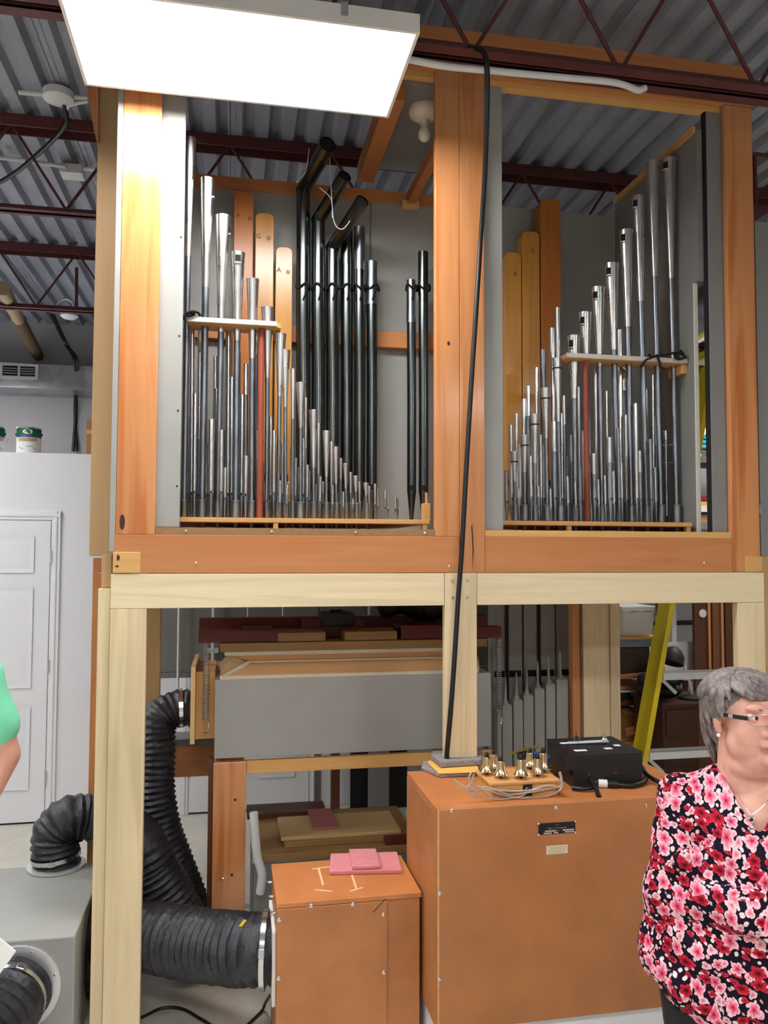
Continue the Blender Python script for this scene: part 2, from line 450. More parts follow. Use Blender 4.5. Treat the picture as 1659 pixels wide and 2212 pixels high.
# white office partition behind on the left, with panelled doors
YP = 2.63
wall_partition = struct(MB().box(-5, 1.62, YP, YP+.11, 0, 2.515).build('wall_partition', WALLW, bevel=.006), 'white office partition with panelled doors')
struct(MB().box(-5, 1.62, YP+.11, 5.4, 2.40, 2.515).build('trim_1', WALLW), 'flat white top of the office partition')
def panel_door(name, x0, x1, label, hinge):
    d = MB().box(x0, x1, YP-.016, YP-.001, .012, 2.045).build(name, DOORW, bevel=.002)
    struct(d, label)
    w = x1-x0; st = .115; pw = (w-3*st)/2
    for cx in (x0+st, x0+2*st+pw):
        for z0, z1 in ((.24, .78), (.92, 1.58), (1.70, 1.93)):
            m = MB(); a, b = cx, cx+pw; y = YP-.0165
            o = [(a, y, z0), (b, y, z0), (b, y, z1), (a, y, z1)]
            i1 = [(a+.014, y+.010, z0+.014), (b-.014, y+.010, z0+.014), (b-.014, y+.010, z1-.014), (a+.014, y+.010, z1-.014)]
            i2 = [(a+.045, y-.006, z0+.045), (b-.045, y-.006, z0+.045), (b-.045, y-.006, z1-.045), (a+.045, y-.006, z1-.045)]
            fr = [(a-.012, y-.007, z0-.012), (b+.012, y-.007, z0-.012), (b+.012, y-.007, z1+.012), (a-.012, y-.007, z1+.012)]
            m.add(fr+[(p[0], y-.005, p[2]) for p in i1]+i2, [])
            n0 = len(m.v)-12
            for k in range(4):
                l = (k+1) % 4
                m.f += [(n0+k, n0+l, n0+4+l, n0+4+k), (n0+4+k, n0+4+l, n0+8+l, n0+8+k)]; m.m += [0, 0]
            m.f.append((n0+8, n0+9, n0+10, n0+11)); m.m.append(0)
            m.build('raised_panel', DOORW, d)
    for z in (.30, 1.05, 1.80):
        MB().box(hinge-.006, hinge+.006, YP-.022, YP-.015, z-.045, z+.045).build('hinge', GALV, d)
    for s, xx in ((-1, x0), (1, x1)):
        a, b = sorted((xx+s*.004, xx+s*.064))
        MB().box(a, b, YP-.014, YP, 0, 2.115).box(a+.02, b-.022, YP-.02, YP, 0, 2.115).build('casing', DOORW, d, bevel=.003)
    MB().box(x0-.064, x1+.064, YP-.015, YP, 2.05, 2.113).box(x0-.064, x1+.064, YP-.021, YP, 2.072, 2.094).build('casing', DOORW, d, bevel=.003)
    MB().box(x0, x1, YP-.012, YP, 0, .012).build('threshold', BLACK, d)
    return d
panel_door('door_1', -1.535, -.715, 'white six panel door in the partition at far left', -.712)
panel_door('door_2', .235, 1.075, 'white panelled door glimpsed below the grey wind reservoir', .233)

# paint cans and a box on the partition
def paint_can(px, label, rot):
    c = aty(px, 975, YP+.14); r = .083; h = .185; z = 2.516
    t = thing('paint_can', (c.x, c.y, z), label, 'paint can', 'paint cans on the partition')
    MB().lathe([(r, 0), (r, .004), (r-.002, .005), (r-.002, .115)], (c.x, c.y, z), seg=28).build('can_body', PAPER, t, smooth=40)
    MB().lathe([(r-.0015, .115), (r-.0015, .128)], (c.x, c.y, z), seg=28).build('blue_band', plain('can_blue', srgb(36, 84, 150), .4), t, smooth=40)
    MB().lathe([(r-.0015, .128), (r-.0015, .176), (r-.006, .178)], (c.x, c.y, z), seg=28).build('green_band', plain('can_green', srgb(20, 92, 62), .4), t, smooth=40)
    MB().lathe([(r, .178), (r+.002, .182), (r, .186), (r-.012, .186)], (c.x, c.y, z), seg=28).build('rim', CHROME, t, smooth=40)
    MB().lathe([(r-.012, .183), (.001, .183)], (c.x, c.y, z), seg=28).build('lid', CHROME, t, smooth=40)
    def wrap(u, v, off=.001):
        a = -pi/2 + rot + u/r; return (c.x+(r+off-.0015)*cos(a), c.y+(r+off-.0015)*sin(a), z+v)
    m = MB(); k = 20                                    # oval white badge on the green band
    m.add([wrap(.033*cos(2*pi*i/k), .153+.017*sin(2*pi*i/k)) for i in range(k)], [tuple(range(k))]); m.build('badge', PAPER, t)
    m = MB(); m.add([wrap(u, v, .0016) for v in (.150, .155) for u in (-.022, -.011, 0, .011, .022)], [(i, i+1, i+6, i+5) for i in range(4)]); m.build('badge_lettering', plain('can_red', srgb(176, 60, 60), .5), t)
    us = [-.07+.014*i for i in range(11)]
    m = MB(); m.add([wrap(u, .083+.10*u*u*10) for u in us]+[wrap(u, .112) for u in us], [(i, i+1, i+12, i+11) for i in range(10)]); m.build('tan_swash', plain('can_tan', srgb(196, 174, 140), .5), t)
    zig = [(-.065, .042), (-.05, .042), (-.038, .03), (.005, .05), (.028, .05), (.045, .034), (.065, .03)]
    m = MB(); m.add([wrap(u, v-.002) for u, v in zig]+[wrap(u, v+.002) for u, v in zig], [(i, i+1, i+8, i+7) for i in range(6)]); m.build('grey_line', plain('can_grey', srgb(120, 124, 130), .5), t)
    txt = 'ULTRA'
    me = text_mesh(txt, .026)
    for v in me.vertices: v.co = Vector(wrap(v.co.x, .088+v.co.y, .002))
    me.materials.append(plain('can_letter', srgb(150, 132, 104), .5)); link('lettering', me, t)
    for s in (-1, 1): MB().ell((c.x+s*(r+.003), c.y, z+.14), (.006, .01, .01), u=8, v=6).build('bail_ear', BLACK, t, smooth=60)
    hb = [(c.x+(r+.006)*cos(a), c.y-.004-.02*sin(a), z+.14-.09*sin(a)) for a in [pi*i/14 for i in range(15)]]
    hb = [(p[0], c.y+.084, p[2]) if i not in (0, 14) else p for i, p in enumerate(hb)]
    MB().tube(hb, .0015, 5).build('bail_handle', CHROME, t)
def text_mesh(s, size, align='CENTER'):
    cu = bpy.data.curves.new('lettering', 'FONT'); cu.body = s; cu.size = size; cu.align_x = align; cu.resolution_u = 2
    o = bpy.data.objects.new('tmp', cu); COL.objects.link(o)
    dg = bpy.context.evaluated_depsgraph_get()
    me = bpy.data.meshes.new_from_object(o.evaluated_get(dg)); COL.objects.unlink(o); bpy.data.objects.remove(o)
    me.materials.clear(); return me
def text_at(s, size, loc, mat, parent, name='lettering', rx=pi/2, rz=0):
    me = text_mesh(s, size); M = Matrix.Translation(Vector(loc)) @ Matrix.Rotation(rz, 4, 'Z') @ Matrix.Rotation(rx, 4, 'X')
    me.transform(M); me.materials.append(mat); return link(name, me, parent)
paint_can(62, 'green and white paint can standing whole on the partition', .1)
paint_can(-18, 'paint can on the partition cut by the photo edge', .5)
a = aty(187, 975, YP+.12)
t = thing('carton', (a.x+.07, YP+.2, 2.516), 'tan cardboard carton on the partition beside the case', 'box')
MB().box(a.x, a.x+.14, YP+.1, YP+.3, 2.516, 2.772).build('carton_body', CARD, t, bevel=.002)
MB().box(a.x-.001, a.x+.05, YP+.098, YP+.1, 2.67, 2.70).build('tape', PINE_X, t)

# rectangular air duct with grille on the far wall
a = aty(0, 786, 5.55); b = aty(0, 834, 5.55)
t = thing('air_duct', (-2, 5.75, b.z), 'galvanised rectangular air duct with grille below the roof', 'duct')
MB().box(-5, .9, 5.55, 5.98, b.z, a.z+.02).build('duct_body', GALV, t, bevel=.004)
MB().box(-5, .9, 5.53, 5.99, b.z-.012, b.z).build('duct_flange', GALV, t)
for px in (138, 178, -40): 
    q = aty(px, 800, 5.55); MB().box(q.x-.008, q.x+.008, 5.54, 5.55, b.z, a.z).build('duct_seam', GALV, t)
g0 = aty(6, 790, 5.54); g1 = aty(76, 814, 5.54)
gr = MB().box(g0.x-.03, g1.x+.03, 5.532, 5.55, g1.z-.03, g0.z+.03).build('grille', WALLG, t, bevel=.003)
for xa, xb in ((g0.x, (g0.x+g1.x)/2-.012), ((g0.x+g1.x)/2+.012, g1.x)):
    MB().box(xa, xb, 5.527, 5.533, g1.z, g0.z).build('grille_slot', HOLE, gr)
    for k in range(3):
        z = g1.z+(k+1)*(g0.z-g1.z)/4; MB().box(xa, xb, 5.521, 5.528, z-.004, z+.004).build('louvre', GREYD, gr)
t = thing('ceiling_pipe', (-1.3, 3.2, 3.9), 'tan pipe running back under the roof on the left', 'pipe')
MB().tube([aty(5, 622, 3.2), aty(40, 690, 4.6)], .055, 12).build('pipe_body', plain('tan_pipe', srgb(150, 132, 98), .6), t, smooth=40)
MB().tube([aty(40, 690, 4.6), aty(82, 768, 5.9)], .06, 12).build('pipe_lagging', plain('brown_lagging', srgb(96, 76, 50), .9, var=.3, nscale=30), t, smooth=40)
t = thing('wall_cable', (-.8, 5.9, 3.5), 'dark cable drooping down the far wall left of case', 'cable')
MB().tube(bez([aty(112, 680, 5.2), aty(140, 740, 5.6), aty(162, 785, 5.5), aty(164, 880, 5.95), aty(158, 975, 5.95)], 30), .018, 6).build('cable_strand', CORD, t, smooth=60)
MB().tube(bez([aty(116, 680, 5.2), aty(146, 745, 5.6), aty(168, 785, 5.5), aty(161, 880, 5.95), aty(166, 975, 5.95)], 30), .012, 6).build('cable_strand', CORD, t, smooth=60)
# junction boxes and conduits on the deck at left
def junction(name, px, py, Y, label):
    c = aty(px, py, Y); t = thing(name, c, label, 'junction box')
    return t, c
zc = 4.28
c = atz(126, 211, zc)
t = thing('junction_box', c, 'round white junction box under the deck at left', 'junction box')
MB().lathe([(.075, -.012), (.08, -.008), (.08, .03)], c, seg=24).build('box_cover', STEELW, t, smooth=40)
for pa, pb in (((40, 199), (98, 204)), ((152, 209), (190, 213))): MB().tube([atz(*pa, zc+.02), atz(*pb, zc+.02)], .013, 8).build('conduit', STEELW, t, smooth=60)
MB().tube(bez([atz(138, 222, zc), atz(143, 248, zc-.03), atz(142, 268, zc-.05), atz(112, 305, zc-.06), atz(40, 368, zc-.08), atz(-20, 405, zc-.08)], 30), .014, 7).build('flex_lead', CORD, t, smooth=60)
MB().tube(bez([atz(190, 219, zc), atz(150, 228, zc-.01), atz(143, 250, zc-.02), atz(140, 272, zc-.05), atz(108, 306, zc-.05)], 30), .010, 7).build('flex_lead', STEELW, t, smooth=60)
c = atz(156, 370, zc)
t = thing('junction_box', c, 'square white junction box under the deck at left', 'junction box')
MB().box(c.x-.07, c.x+.07, c.y-.05, c.y+.07, zc-.03, zc+.03).build('box_cover', STEELW, t, bevel=.004)
for pa, pb in (((-10, 340), (55, 346)), ((68, 349), (142, 360)), ((180, 364), (215, 366))): MB().tube([atz(*pa, zc), atz(*pb, zc)], .013, 8).build('conduit', STEELW, t, smooth=60)
c = aty(150, 676, 4.1)
t = thing('cable_loop', c, 'small white fitting with looped cable on the rear joist', 'fitting')
MB().lathe([(.05, 0), (.075, .02), (.075, .05), (.04, .06)], c-Vector((0, 0, .05)), seg=16).build('fitting_body', STEELW, t, smooth=40)
MB().tube(bez([aty(123, 668, 4.1), aty(128, 652, 4.1), aty(143, 646, 4.1), aty(157, 655, 4.1), aty(160, 672, 4.1)], 20), .01, 6).build('cable_loop', STEELW, t, smooth=60)
MB().tube([aty(166, 530, 4.1), aty(165, 672, 4.1)], .014, 6).build('hanger_rod', RUST, t, smooth=60)

# ------------------------------------------------------------------ ceiling light fixtures (the hanging one, and unseen copies added to brighten the shop)
def fixture(cx, cy, label, zl=3.62):
    hx, hy = .590, .274
    t = thing('ceiling_light', (cx, cy, zl), label, 'light', 'hanging fluorescent fixtures')
    MB().box(cx-hx+.012, cx+hx-.012, cy-hy+.012, cy+hy-.012, zl+.034, zl+.040).build('diffuser', LENS, t)
    f = MB()
    for a in ((cx-hx, cx+hx, cy-hy, cy-hy+.012), (cx-hx, cx+hx, cy+hy-.012, cy+hy), (cx-hx, cx-hx+.012, cy-hy+.012, cy+hy-.012), (cx+hx-.012, cx+hx, cy-hy+.012, cy+hy-.012)):
        f.box(a[0], a[1], a[2], a[3], zl-.004, zl+.055)
    f.build('frame', WHITEP, t)
    MB().box(cx-hx, cx+hx, cy-hy, cy+hy, zl+.055, zl+.062).build('housing_top', WHITEP, t)
    for sx in (-.35, .35):
        for sy in (-.2, .2): MB().tube([(cx+sx, cy+sy, zl+.06), (cx+sx, cy+sy, ZD+.0)], .003, 5).build('hanger_wire', CHROME, t)
    for px in (-.28, .33): MB().box(cx+px-.012, cx+px+.012, cy-hy-.004, cy-hy+.0, zl+.02, zl+.066).build('clip', CHROME, t)
    return t
fixture(.524, -.357, 'glaring flat fluorescent light hanging in front of the organ case')
for i, (x, y) in enumerate(((.525, -3.7), (3.6, -3.7), (-2.4, -3.7), (-2.4, -.375), (-2.4, 1.5), (4.6, 1.6), (.525, -5.9), (3.6, -5.9), (-2.4, -5.9), (-2.4, 4.2))):
    fixture(x, y, 'added unseen fluorescent light, %s of those beyond the photo edge' % nth(i+1))

# ================================================================== LOWER FRAME (pale poplar)
ZB0, ZB1 = 1.622, 1.756
fr = thing('organ_stand', (1.45, .05, 0), 'pale poplar support frame of posts and beam carrying the case', 'stand')
part('post', POPLAR_Z, fr, .052, .186, 0, .04, 0, ZB0, .002)
part('post', POPLAR_Z, fr, .005, .050, .012, .10, 0, 1.70, .002)
part('post', POPDK_Z, fr, .012, .050, .03, .10, 1.702, 1.83, .002)  # darker wood paints in the shadow cast by the piece above
part('back_post', POPDK_Z, fr, aty(314, 1400, .86).x, aty(346, 1400, .86).x, .86, .92, 0, 1.756, .002)
part('beam', POPLAR_X, fr, .052, 1.372, 0, .04, ZB0+.001, ZB1, .002)
part('beam', POPLAR_X, fr, 1.513, 2.856, 0, .04, ZB0+.001, ZB1, .002)
cp = part('post', POPLAR_Z, fr, 1.374, 1.511, -.002, .04, .848, ZB1, .002)
for x in (1.405, 1.47):
    for z in (1.655, 1.725): MB().lathe([(.007, -.004), (.007, .001), (.0045, .001)], (x, -.003, z), (0, -1, 0), 10).build('screw', CHROME, cp)
part('post', POPLAR_Z, fr, 2.722, 2.856, 0, .04, 0, ZB0, .002)
part('post', POPDK_Z, fr, 2.858, 2.95, .01, .05, 0, 1.828, .002)
part('side_batten', FIR_Z, fr, aty(197, 1400, .72).x, aty(216, 1400, .72).x, .72, .74, 0, 1.81, .002)
part('side_rail', FIR_Y, fr, -.02, .03, .10, .86, 1.70, 1.756, .002)
xp = lambda px: aty(px, 1450, .86).x
for (x0, x1, y0, y1) in ((xp(1262), xp(1319), .87, .99), (xp(1319.5), xp(1340), .86, .93)): part('back_post', POPLAR_Z, fr, x0, x1, y0, y1, 0, 1.756, .002)
part('back_post', FIR_Z, fr, xp(1240), xp(1256), .88, .93, 0, 1.756, .002)
part('bearer', POPLAR_X, fr, .25, 2.9, .85, .859, ZB0+.03, ZB1, .002)

# ================================================================== UPPER CASE (orange fir face frame, grey panels)
ZC0, ZC1 = 1.758, 4.06
cs = thing('organ_case', (1.45, .4, ZC0), 'orange wood and grey panelled organ case with two open bays', 'organ case')
part('stile', FIR_Z, cs, .066, .212, 0, .03, 1.9085, 3.9, .002)
part('bottom_rail', FIR_X, cs, .062, 1.437, 0, .03, ZC0, 1.908, .002)  # spans under the left bay
part('stile', FIR_Z, cs, 1.333, 1.438, 0, .03, 1.9085, 3.9, .002)
part('stile', FIR_Z, cs, 1.439, 1.548, 0, .03, ZC0, 3.9, .002)
part('bottom_rail', FIR_X, cs, 1.549, 2.70, 0, .03, ZC0, 1.908, .002)
part('stile', FIR_Z, cs, 2.70, 2.842, 0, .03, ZC0, 3.9, .006)
part('corner_block', PINE_X, cs, .058, .160, -.003, .03, ZC0+.001, 1.84, .002, 'knotty pine block')
part('corner_block', PINE_X, cs, 2.765, 2.848, -.004, .03, ZC0+.001, 1.828, .002, 'pale pine block')
part('top_rail', FIR_X, cs, .066, 2.842, .001, .03, 3.9005, 4.09, .002)
part('top_lining', PINE_X, cs, .3, 2.7, .031, .075, 3.875, 3.93, .002)
part('sill_strip', BROWNTAPE, cs, .213, 1.332, .002, .03, 1.9085, 1.936, .001, 'brown felt strip with nails')
part('sill_strip', PINE_X, cs, 1.549, 2.699, .002, .03, 1.9085, 1.936, .001, 'pine strip')
for x in (.33, .66, 1.0, 1.29): MB().ell((x, .0015, 1.923), (.006, .003, .006), u=8, v=6).build('nail', CHROME, cs)
for x, z in ((.37, 1.80), (1.395, 1.785), (2.56, 1.80)): MB().ell((x, -.001, z), (.006, .003, .006), u=8, v=6).build('nail', CHROME, cs)
MB().prism([(1.492, -.0012, ZC0+.02), (1.498, -.0012, ZC0+.09), (1.492, -.0012, ZC0+.20), (1.489, -.0012, ZC0+.19), (1.494, -.0012, ZC0+.09)], (0, .001, 0)).build('split', HOLE, cs, label='dark crack in the wood')
KNOT = plain('dark_knot', srgb(58, 26, 16), .6)
def knot(x, z, rx, rz): MB().prism([(x+rx*cos(2*pi*i/12), -.0012, z+rz*sin(2*pi*i/12)) for i in range(12)], (0, .001, 0)).build('knot', KNOT, cs)
knot(.090, 1.955, .010, .03); knot(1.39, 2.72, .006, .009)
MB().prism([(.078+.006*cos(i*pi/5), -.0036, 1.818+.012*sin(i*pi/5)) for i in range(10)], (0, .0006, 0)).build('knot', KNOT, cs)
MB().prism([(.074+.007*cos(i*pi/5), -.0036, 1.785+.004*sin(i*pi/5)) for i in range(10)], (0, .0006, 0)).build('knot', KNOT, cs)
# grey jambs beside the bays
part('jamb', GREY, cs, .205, .302, .031, .05, 1.937, 3.874, .004, 'grey painted jamb')
part('jamb', GREY, cs, 1.556, 1.640, .031, .05, 1.937, 3.874, .002, 'grey painted jamb')
part('jamb', GREYD, cs, 2.626, 2.72, .031, .05, 1.937, 3.874, .002, 'grey painted jamb')
part('jamb_edge', BLACK, cs, 2.618, 2.6255, .033, .06, 1.937, 3.874, 0)
for z in (3.1, 2.7, 2.4, 2.1): MB().ell((.29, .0305, z), (.004, .002, .004), u=6, v=5).build('nail', BLACK, cs)
# side boards left and right of the face frame
part('side_plank', POPDK_Z, cs, aty(193, 1150, .36).x, aty(252, 1150, .36).x, .36, .39, 1.822, 3.95, .003, 'tan poplar plank')
part('side_edge', GREY, cs, .043, .065, .002, .34, 1.842, 3.9, .002)
P = [aty(x, y, .34) for x, y in ((184, 150), (189, 195), (203, 282), (209, 306), (212, 306), (212, 150))]
MB().prism(P, (0, .04, 0)).build('side_bracket', FIR_Z, cs)
part('side_plank', GREYD, cs, 2.852, 2.945, .01, .05, 1.83, 3.37, .002, 'grey painted plank')
part('latch_plate', GALV, cs, 2.836, 2.848, -.004, .0, 2.02, 2.06, 0)
# interior shell
part('back_panel', GREY, cs, .08, 1.20, .85, .87, 1.77, 3.72, .002)
part('back_panel', GREY, cs, 1.205, 2.591, .85, .87, 1.77, 3.72, .002)
part('back_rail', FIR_X, cs, .25, 1.9, .838, .85, 3.68, 3.745, .002)
part('back_rail', FIR_X, cs, .28, 1.62, .80, .849, 2.90, 2.985, .002)
part('side_panel', GREYD, cs, .08, .10, .06, .85, 1.77, 3.72, .002)
part('side_panel', GREYD, cs, 2.592, 2.608, .10, .85, 1.77, 3.09, 0)
part('side_panel', GREYD, cs, 2.592, 2.6175, .055, .85, 3.0901, 3.80, 0)
part('panel_edge', PALE, cs, 2.589, 2.609, .092, .0995, 1.937, 3.09, .001, 'pale front edge of the side panel')
part('side_rail', PINE_Y, cs, 2.574, 2.591, .06, .84, 3.785, 3.815, .002)
part('soffit', GREYD, cs, 1.215, 1.62, .06, .845, 3.86, 3.875, .001)
part('soffit_beam', FIR_Y, cs, 1.13, 1.214, .06, .845, 3.78, 3.875, .002)
part('soffit_beam', FIR_Y, cs, 1.385, 1.43, .06, .78, 3.66, 3.72, .002)
part('beam_cleat', PINE_X, cs, 1.36, 1.45, .782, .81, 3.64, 3.68, .002)
part('case_floor', FIR_X, cs, .07, 2.60, .032, .85, 1.77, 1.79, .001)
# lamp holder
c = atz(891, 285, 3.86)
c = Vector((1.345, .24, 3.859))
t = thing('lamp_holder', c, 'white porcelain lampholder with bare bulb inside the left bay', 'lamp')
MB().lathe([(.074, 0), (.076, -.012), (.068, -.032), (.045, -.046), (.04, -.05)], c, seg=28).build('porcelain_base', CERAM, t, smooth=50)
MB().lathe([(.02, -.05), (.02, -.075)], c, seg=16).build('socket', CERAM, t, smooth=50)
MB().lathe([(.013, -.072), (.015, -.084), (.026, -.10), (.030, -.118), (.027, -.135), (.016, -.148), (.001, -.152)], c, seg=20).build('bulb', FROST, t, smooth=80)

# ------------------------------------------------------------------ things running past the case top
t = thing('white_conduit', (1.6, -.39, 3.7), 'white plastic conduit along the joist over the case', 'conduit')
MB().tube(bez([aty(880, 128, -.39), aty(960, 143, -.39), aty(1050, 152, -.39), aty(1200, 166, -.39), aty(1310, 176, -.39), aty(1350, 184, -.39), aty(1378, 195, -.39), aty(1394, 190, -.39)], 40), .013, 10).build('conduit_tube', STEELW, t, smooth=60)
cord = MB().tube(bez([aty(1012, 104, -.34), aty(1035, 106, -.39), aty(1047, 118, -.41), aty(1052, 150, -.41), aty(1052, 240, -.33), aty(1047, 380, -.15), aty(1038, 520, -.05), aty(1028, 680, -.045), aty(1018, 830, -.04), aty(1008, 1000, -.035), aty(998, 1180, -.03), aty(990, 1290, -.025), aty(982, 1420, -.025), aty(974, 1530, -.025), aty(966, 1620, -.02), aty(965, 1640, -.0)], 90), .0105, 10).build('extension_cord', CORD, smooth=60)
tag(cord, 'thick black power cord hanging down the centre post', 'cord')

# ================================================================== WINDCHESTS
def dep(p): return (p-CAM).dot(_f)
def rad(w, p): return w*dep(p)/FPX/2
ZT = 1.962                                             # underside of the toe boards
def windchest(name, x0, x1, label, rack, post, supports, slopeback):
    t = thing(name, ((x0+x1)/2, .45, 1.79), label, 'windchest', 'windchests of the two bays')
    part('chest_body', FIR_X, t, x0, x1, .16, .80, 1.791, 1.90, .002)
    part('toe_board', PINE_X, t, x0, x1, .105, .80, ZT, ZT+.019, .001)
    for x in supports: part('spacer', PINE_Z, t, x-.010, x+.010, .107, .13, 1.80, ZT-.001, .001)
    ra, rb, zr, ycl = rack
    MB().box(ra, rb, .16, .285, zr-.022, zr).build('rack_board', wood('rack_board_wood', srgb(196, 150, 100), 'x', .12, .6), t, bevel=.002)
    MB().box(ra, rb, .157, .160, zr-.018, zr+.001).build('rack_edge', PALE, t)
    MB().tube([(post, .20, ZT+.02), (post, .20, zr-.022)], .0135, 14).build('rack_post', REDROD, t, smooth=50)
    return t
rl0 = aty(405, 690, .157); rl1 = aty(598, 695, .157)
wl = windchest('windchest', .29, 1.335, 'windchest with toe board under the left bay pipes', (rl0.x, rl1.x, rl0.z+.012, 0), aty(563, 900, .2).x, (aty(596, 1132, .1).x, 1.315), 0)
MB().prism([(rl1.x-.001, .16, rl0.z-.010), (rl1.x+.018, .175, rl0.z-.010), (rl1.x+.018, .27, rl0.z-.010), (rl1.x-.001, .285, rl0.z-.010)], (0, 0, .02)).build('rack_nose', PINE_X, wl)
rr0 = aty(1224, 765, .157); rr1 = aty(1503, 775, .157)
wr = windchest('windchest', 1.65, 2.570, 'windchest with toe board under the right bay pipes', (rr0.x, rr1.x, rr0.z+.006, 0), aty(1267, 950, .2).x, (aty(1232, 1140, .1).x, 2.555), 0)
part('rack_cleat', PINE_X, wr, rr1.x-.07, rr1.x+.004, .165, .28, rr0.z-.06, rr0.z-.018, .002)

# ================================================================== PIPES
def tie(pts, parent, r=.004): return MB().tube(bez(pts, 24), r, 6).build('tie_cord', TIE, parent, smooth=60)
def reed(bay, rank, xb, xt, yt, wt, yj=None, wb=11, Y=.22, boot=(1078, 18), slot=None, band=None, mat=None, label=None, yjoin=None):
    """flared reed pipe: lead boot, zinc stem, tin cone"""
    B = aty(xb, 1112, Y); T = aty(xt, yt, Y); zb = ZT+.0195
    pb = Vector((B.x, Y, zb)); pt = Vector((T.x, Y, T.z))
    rb = rad(boot[1], B); bt = aty(xb, boot[0], Y).z
    lab = label or 'flared tin reed pipe, %s from the left in the %s bay' % (nth(rank), bay)
    t = thing('reed_pipe', pb, lab, 'organ pipe', 'flared reed pipes in the %s bay' % bay)
    MB().lathe([(rb*.6, 0), (rb, .006), (rb, bt-zb-.006), (rb*1.12, bt-zb-.005), (rb*1.12, bt-zb), (rb*.7, bt-zb+.002)], pb, seg=16).build('boot', LEAD, t, smooth=45)
    MB().lathe([(rb*.35, -.055), (rb*.7, 0)], pb-Vector((0, 0, .004)), seg=12).build('pipe_foot', LEAD, t, smooth=45)
    d = (pt-pb); rs = rad(wb, B)
    yj = yj or (yt+ (1078-yt)*.55)
    zj = aty(xt, yj, Y).z; fj = (zj-pb.z)/d.z; f0 = (bt-zb)/d.z
    j = pb+d*fj
    MB().tube([pb+d*f0, j], [rs*.92, rs], 14).build('stem', ZINC, t, smooth=50)
    rt = rad(wt, T); n = 8
    path = [j.lerp(pt, i/n) for i in range(n+1)]
    rr = [rs*1.04+(rt-rs*1.04)*(i/n)**1.12 for i in range(n+1)]
    MB().tube(path, rr, 20, caps=(True, False)).build('resonator', mat or TIN, t, smooth=50)
    MB().tube([pt-d*.0002-Vector((0, 0, .004)), pt-Vector((0, 0, .003))], [rt*.93, rt*.93], 20).build('open_end', HOLE, t)
    MB().tube([pt-Vector((0, 0, .003)), pt], [rt*1.03, rt*1.03], 20, caps=(False, False)).build('rim', mat or TIN, t)
    if slot:                                            # tuning window with rolled tongue below it
        sx, sz, sw, sh = slot
        c = pt-Vector((0, 0, sz)); ang = sx
        def on(a, z, k=1.02): return (c.x+rt*k*sin(a), Y-rt*k*cos(a), c.z+z)
        da = sw/2
        m = MB(); m.add([on(ang-da, sh/2), on(ang, sh/2), on(ang+da, sh/2), on(ang+da, -sh/2), on(ang, -sh/2), on(ang-da, -sh/2)], [(0, 1, 4, 5), (1, 2, 3, 4)]); m.build('tuning_slot', HOLE, t)
        MB().tube([on(ang-da, -sh/2-.004, 1.06), on(ang, -sh/2-.004, 1.07), on(ang+da, -sh/2-.004, 1.06)], .004, 8).build('tuning_scroll', mat or TIN, t, smooth=60)
    if band: MB().tube([pt-Vector((0, 0, band)), pt-Vector((0, 0, band+.006))], rt*1.03, 18).build('band', BLACK, t)
    return t

L_REEDS = [  # xb, xt, yt, wt, yj, wb, bootw
 (397, 410, 300, 27, 555, 14, 15), (436, 448, 388, 31, 622, 16, 23), (470, 482, 468, 33, 718, 14, 17), (509, 514, 547, 31, 737, 14, 19),
 (543, 546, 604, 27, 775, 13, 17), (576, 578, 665, 27, 817, 10, 15), (600, 606, 722, 25, 856, 9, 11), (617, 616, 757, 23, 880, 8, 14), (632, 633, 797, 12, 905, 6, 9),
 (649, 650, 827, 22, 924, 8, 18), (678, 677, 886, 20, 1010, 8, 14), (705, 705, 931, 17, 1030, 7, 13), (727, 725, 965, 13, 1045, 6, 12), (748, 746, 1001, 12, 1055, 5, 11), (770, 768, 1028, 12, 1062, 5, 11), (792, 790, 1043, 13, 1070, 5, 11)]
for i, (xb, xt, yt, wt, yj, wb, bw) in enumerate(L_REEDS):
    r = reed('left', i+1, xb, xt, yt, wt, yj, wb, .22, (1080+i*.5, bw), slot=(.0, .032, .75, .03) if i == 3 else ((1.25, .06, .5, .03) if i in (1, 2) else None))
    if i == 0: tie([aty(396, 686, .15), aty(402, 679, .15), aty(415, 673, .14), aty(427, 675, .15), aty(433, 682, .16)], r, .006); tie([aty(396, 690, .15), aty(402, 676, .16), aty(420, 679, .15), aty(404, 684, .15)], r, .005)
L_BACK = [(661, 660, 859, 9), (688, 688, 914, 9), (716, 716, 954, 9), (737, 736, 990, 8), (758, 757, 1020, 8), (777, 776, 1040, 8), (798, 797, 1050, 8)]
for i, (xb, xt, yt, wt) in enumerate(L_BACK):
    reed('left', i+1, xb, xt, yt, wt, yt+110 if yt < 960 else yt+45, 5, .30, (1085, 9), label='narrow flared reed pipe, %s from left in second left bay row' % nth(i+1))
R_REEDS = [
 (1113, 1111, 975, 16, 1040, 7, 15), (1134, 1133, 940, 18, 1020, 8, 18), (1156, 1155, 895, 20, 1000, 8, 15), (1183, 1178, 839, 20, 946, 9, 19), (1211, 1203, 774, 20, 911, 9, 19), (1243, 1240, 726, 27, 861, 12, 17), (1277, 1264, 676, 27, 800, 11, 15),
 (1301, 1292, 622, 28, 790, 12, 15), (1336, 1321, 571, 30, 756, 13, 15), (1365, 1352, 499, 29, 706, 13, 17), (1398, 1378, 425, 26, 651, 13, 17), (1428, 1408, 351, 28, 597, 12, 17), (1462, 1444, 345, 33, 601, 11, 19)]
for i, (xb, xt, yt, wt, yj, wb, bw) in enumerate(R_REEDS):
    reed('right', i+1, xb, xt, yt, wt, yj, wb, .22, (1091, bw), slot=(-.95, .04, .7, .032) if i >= 5 and i != 11 else None, band=.045 if i < 5 else None)
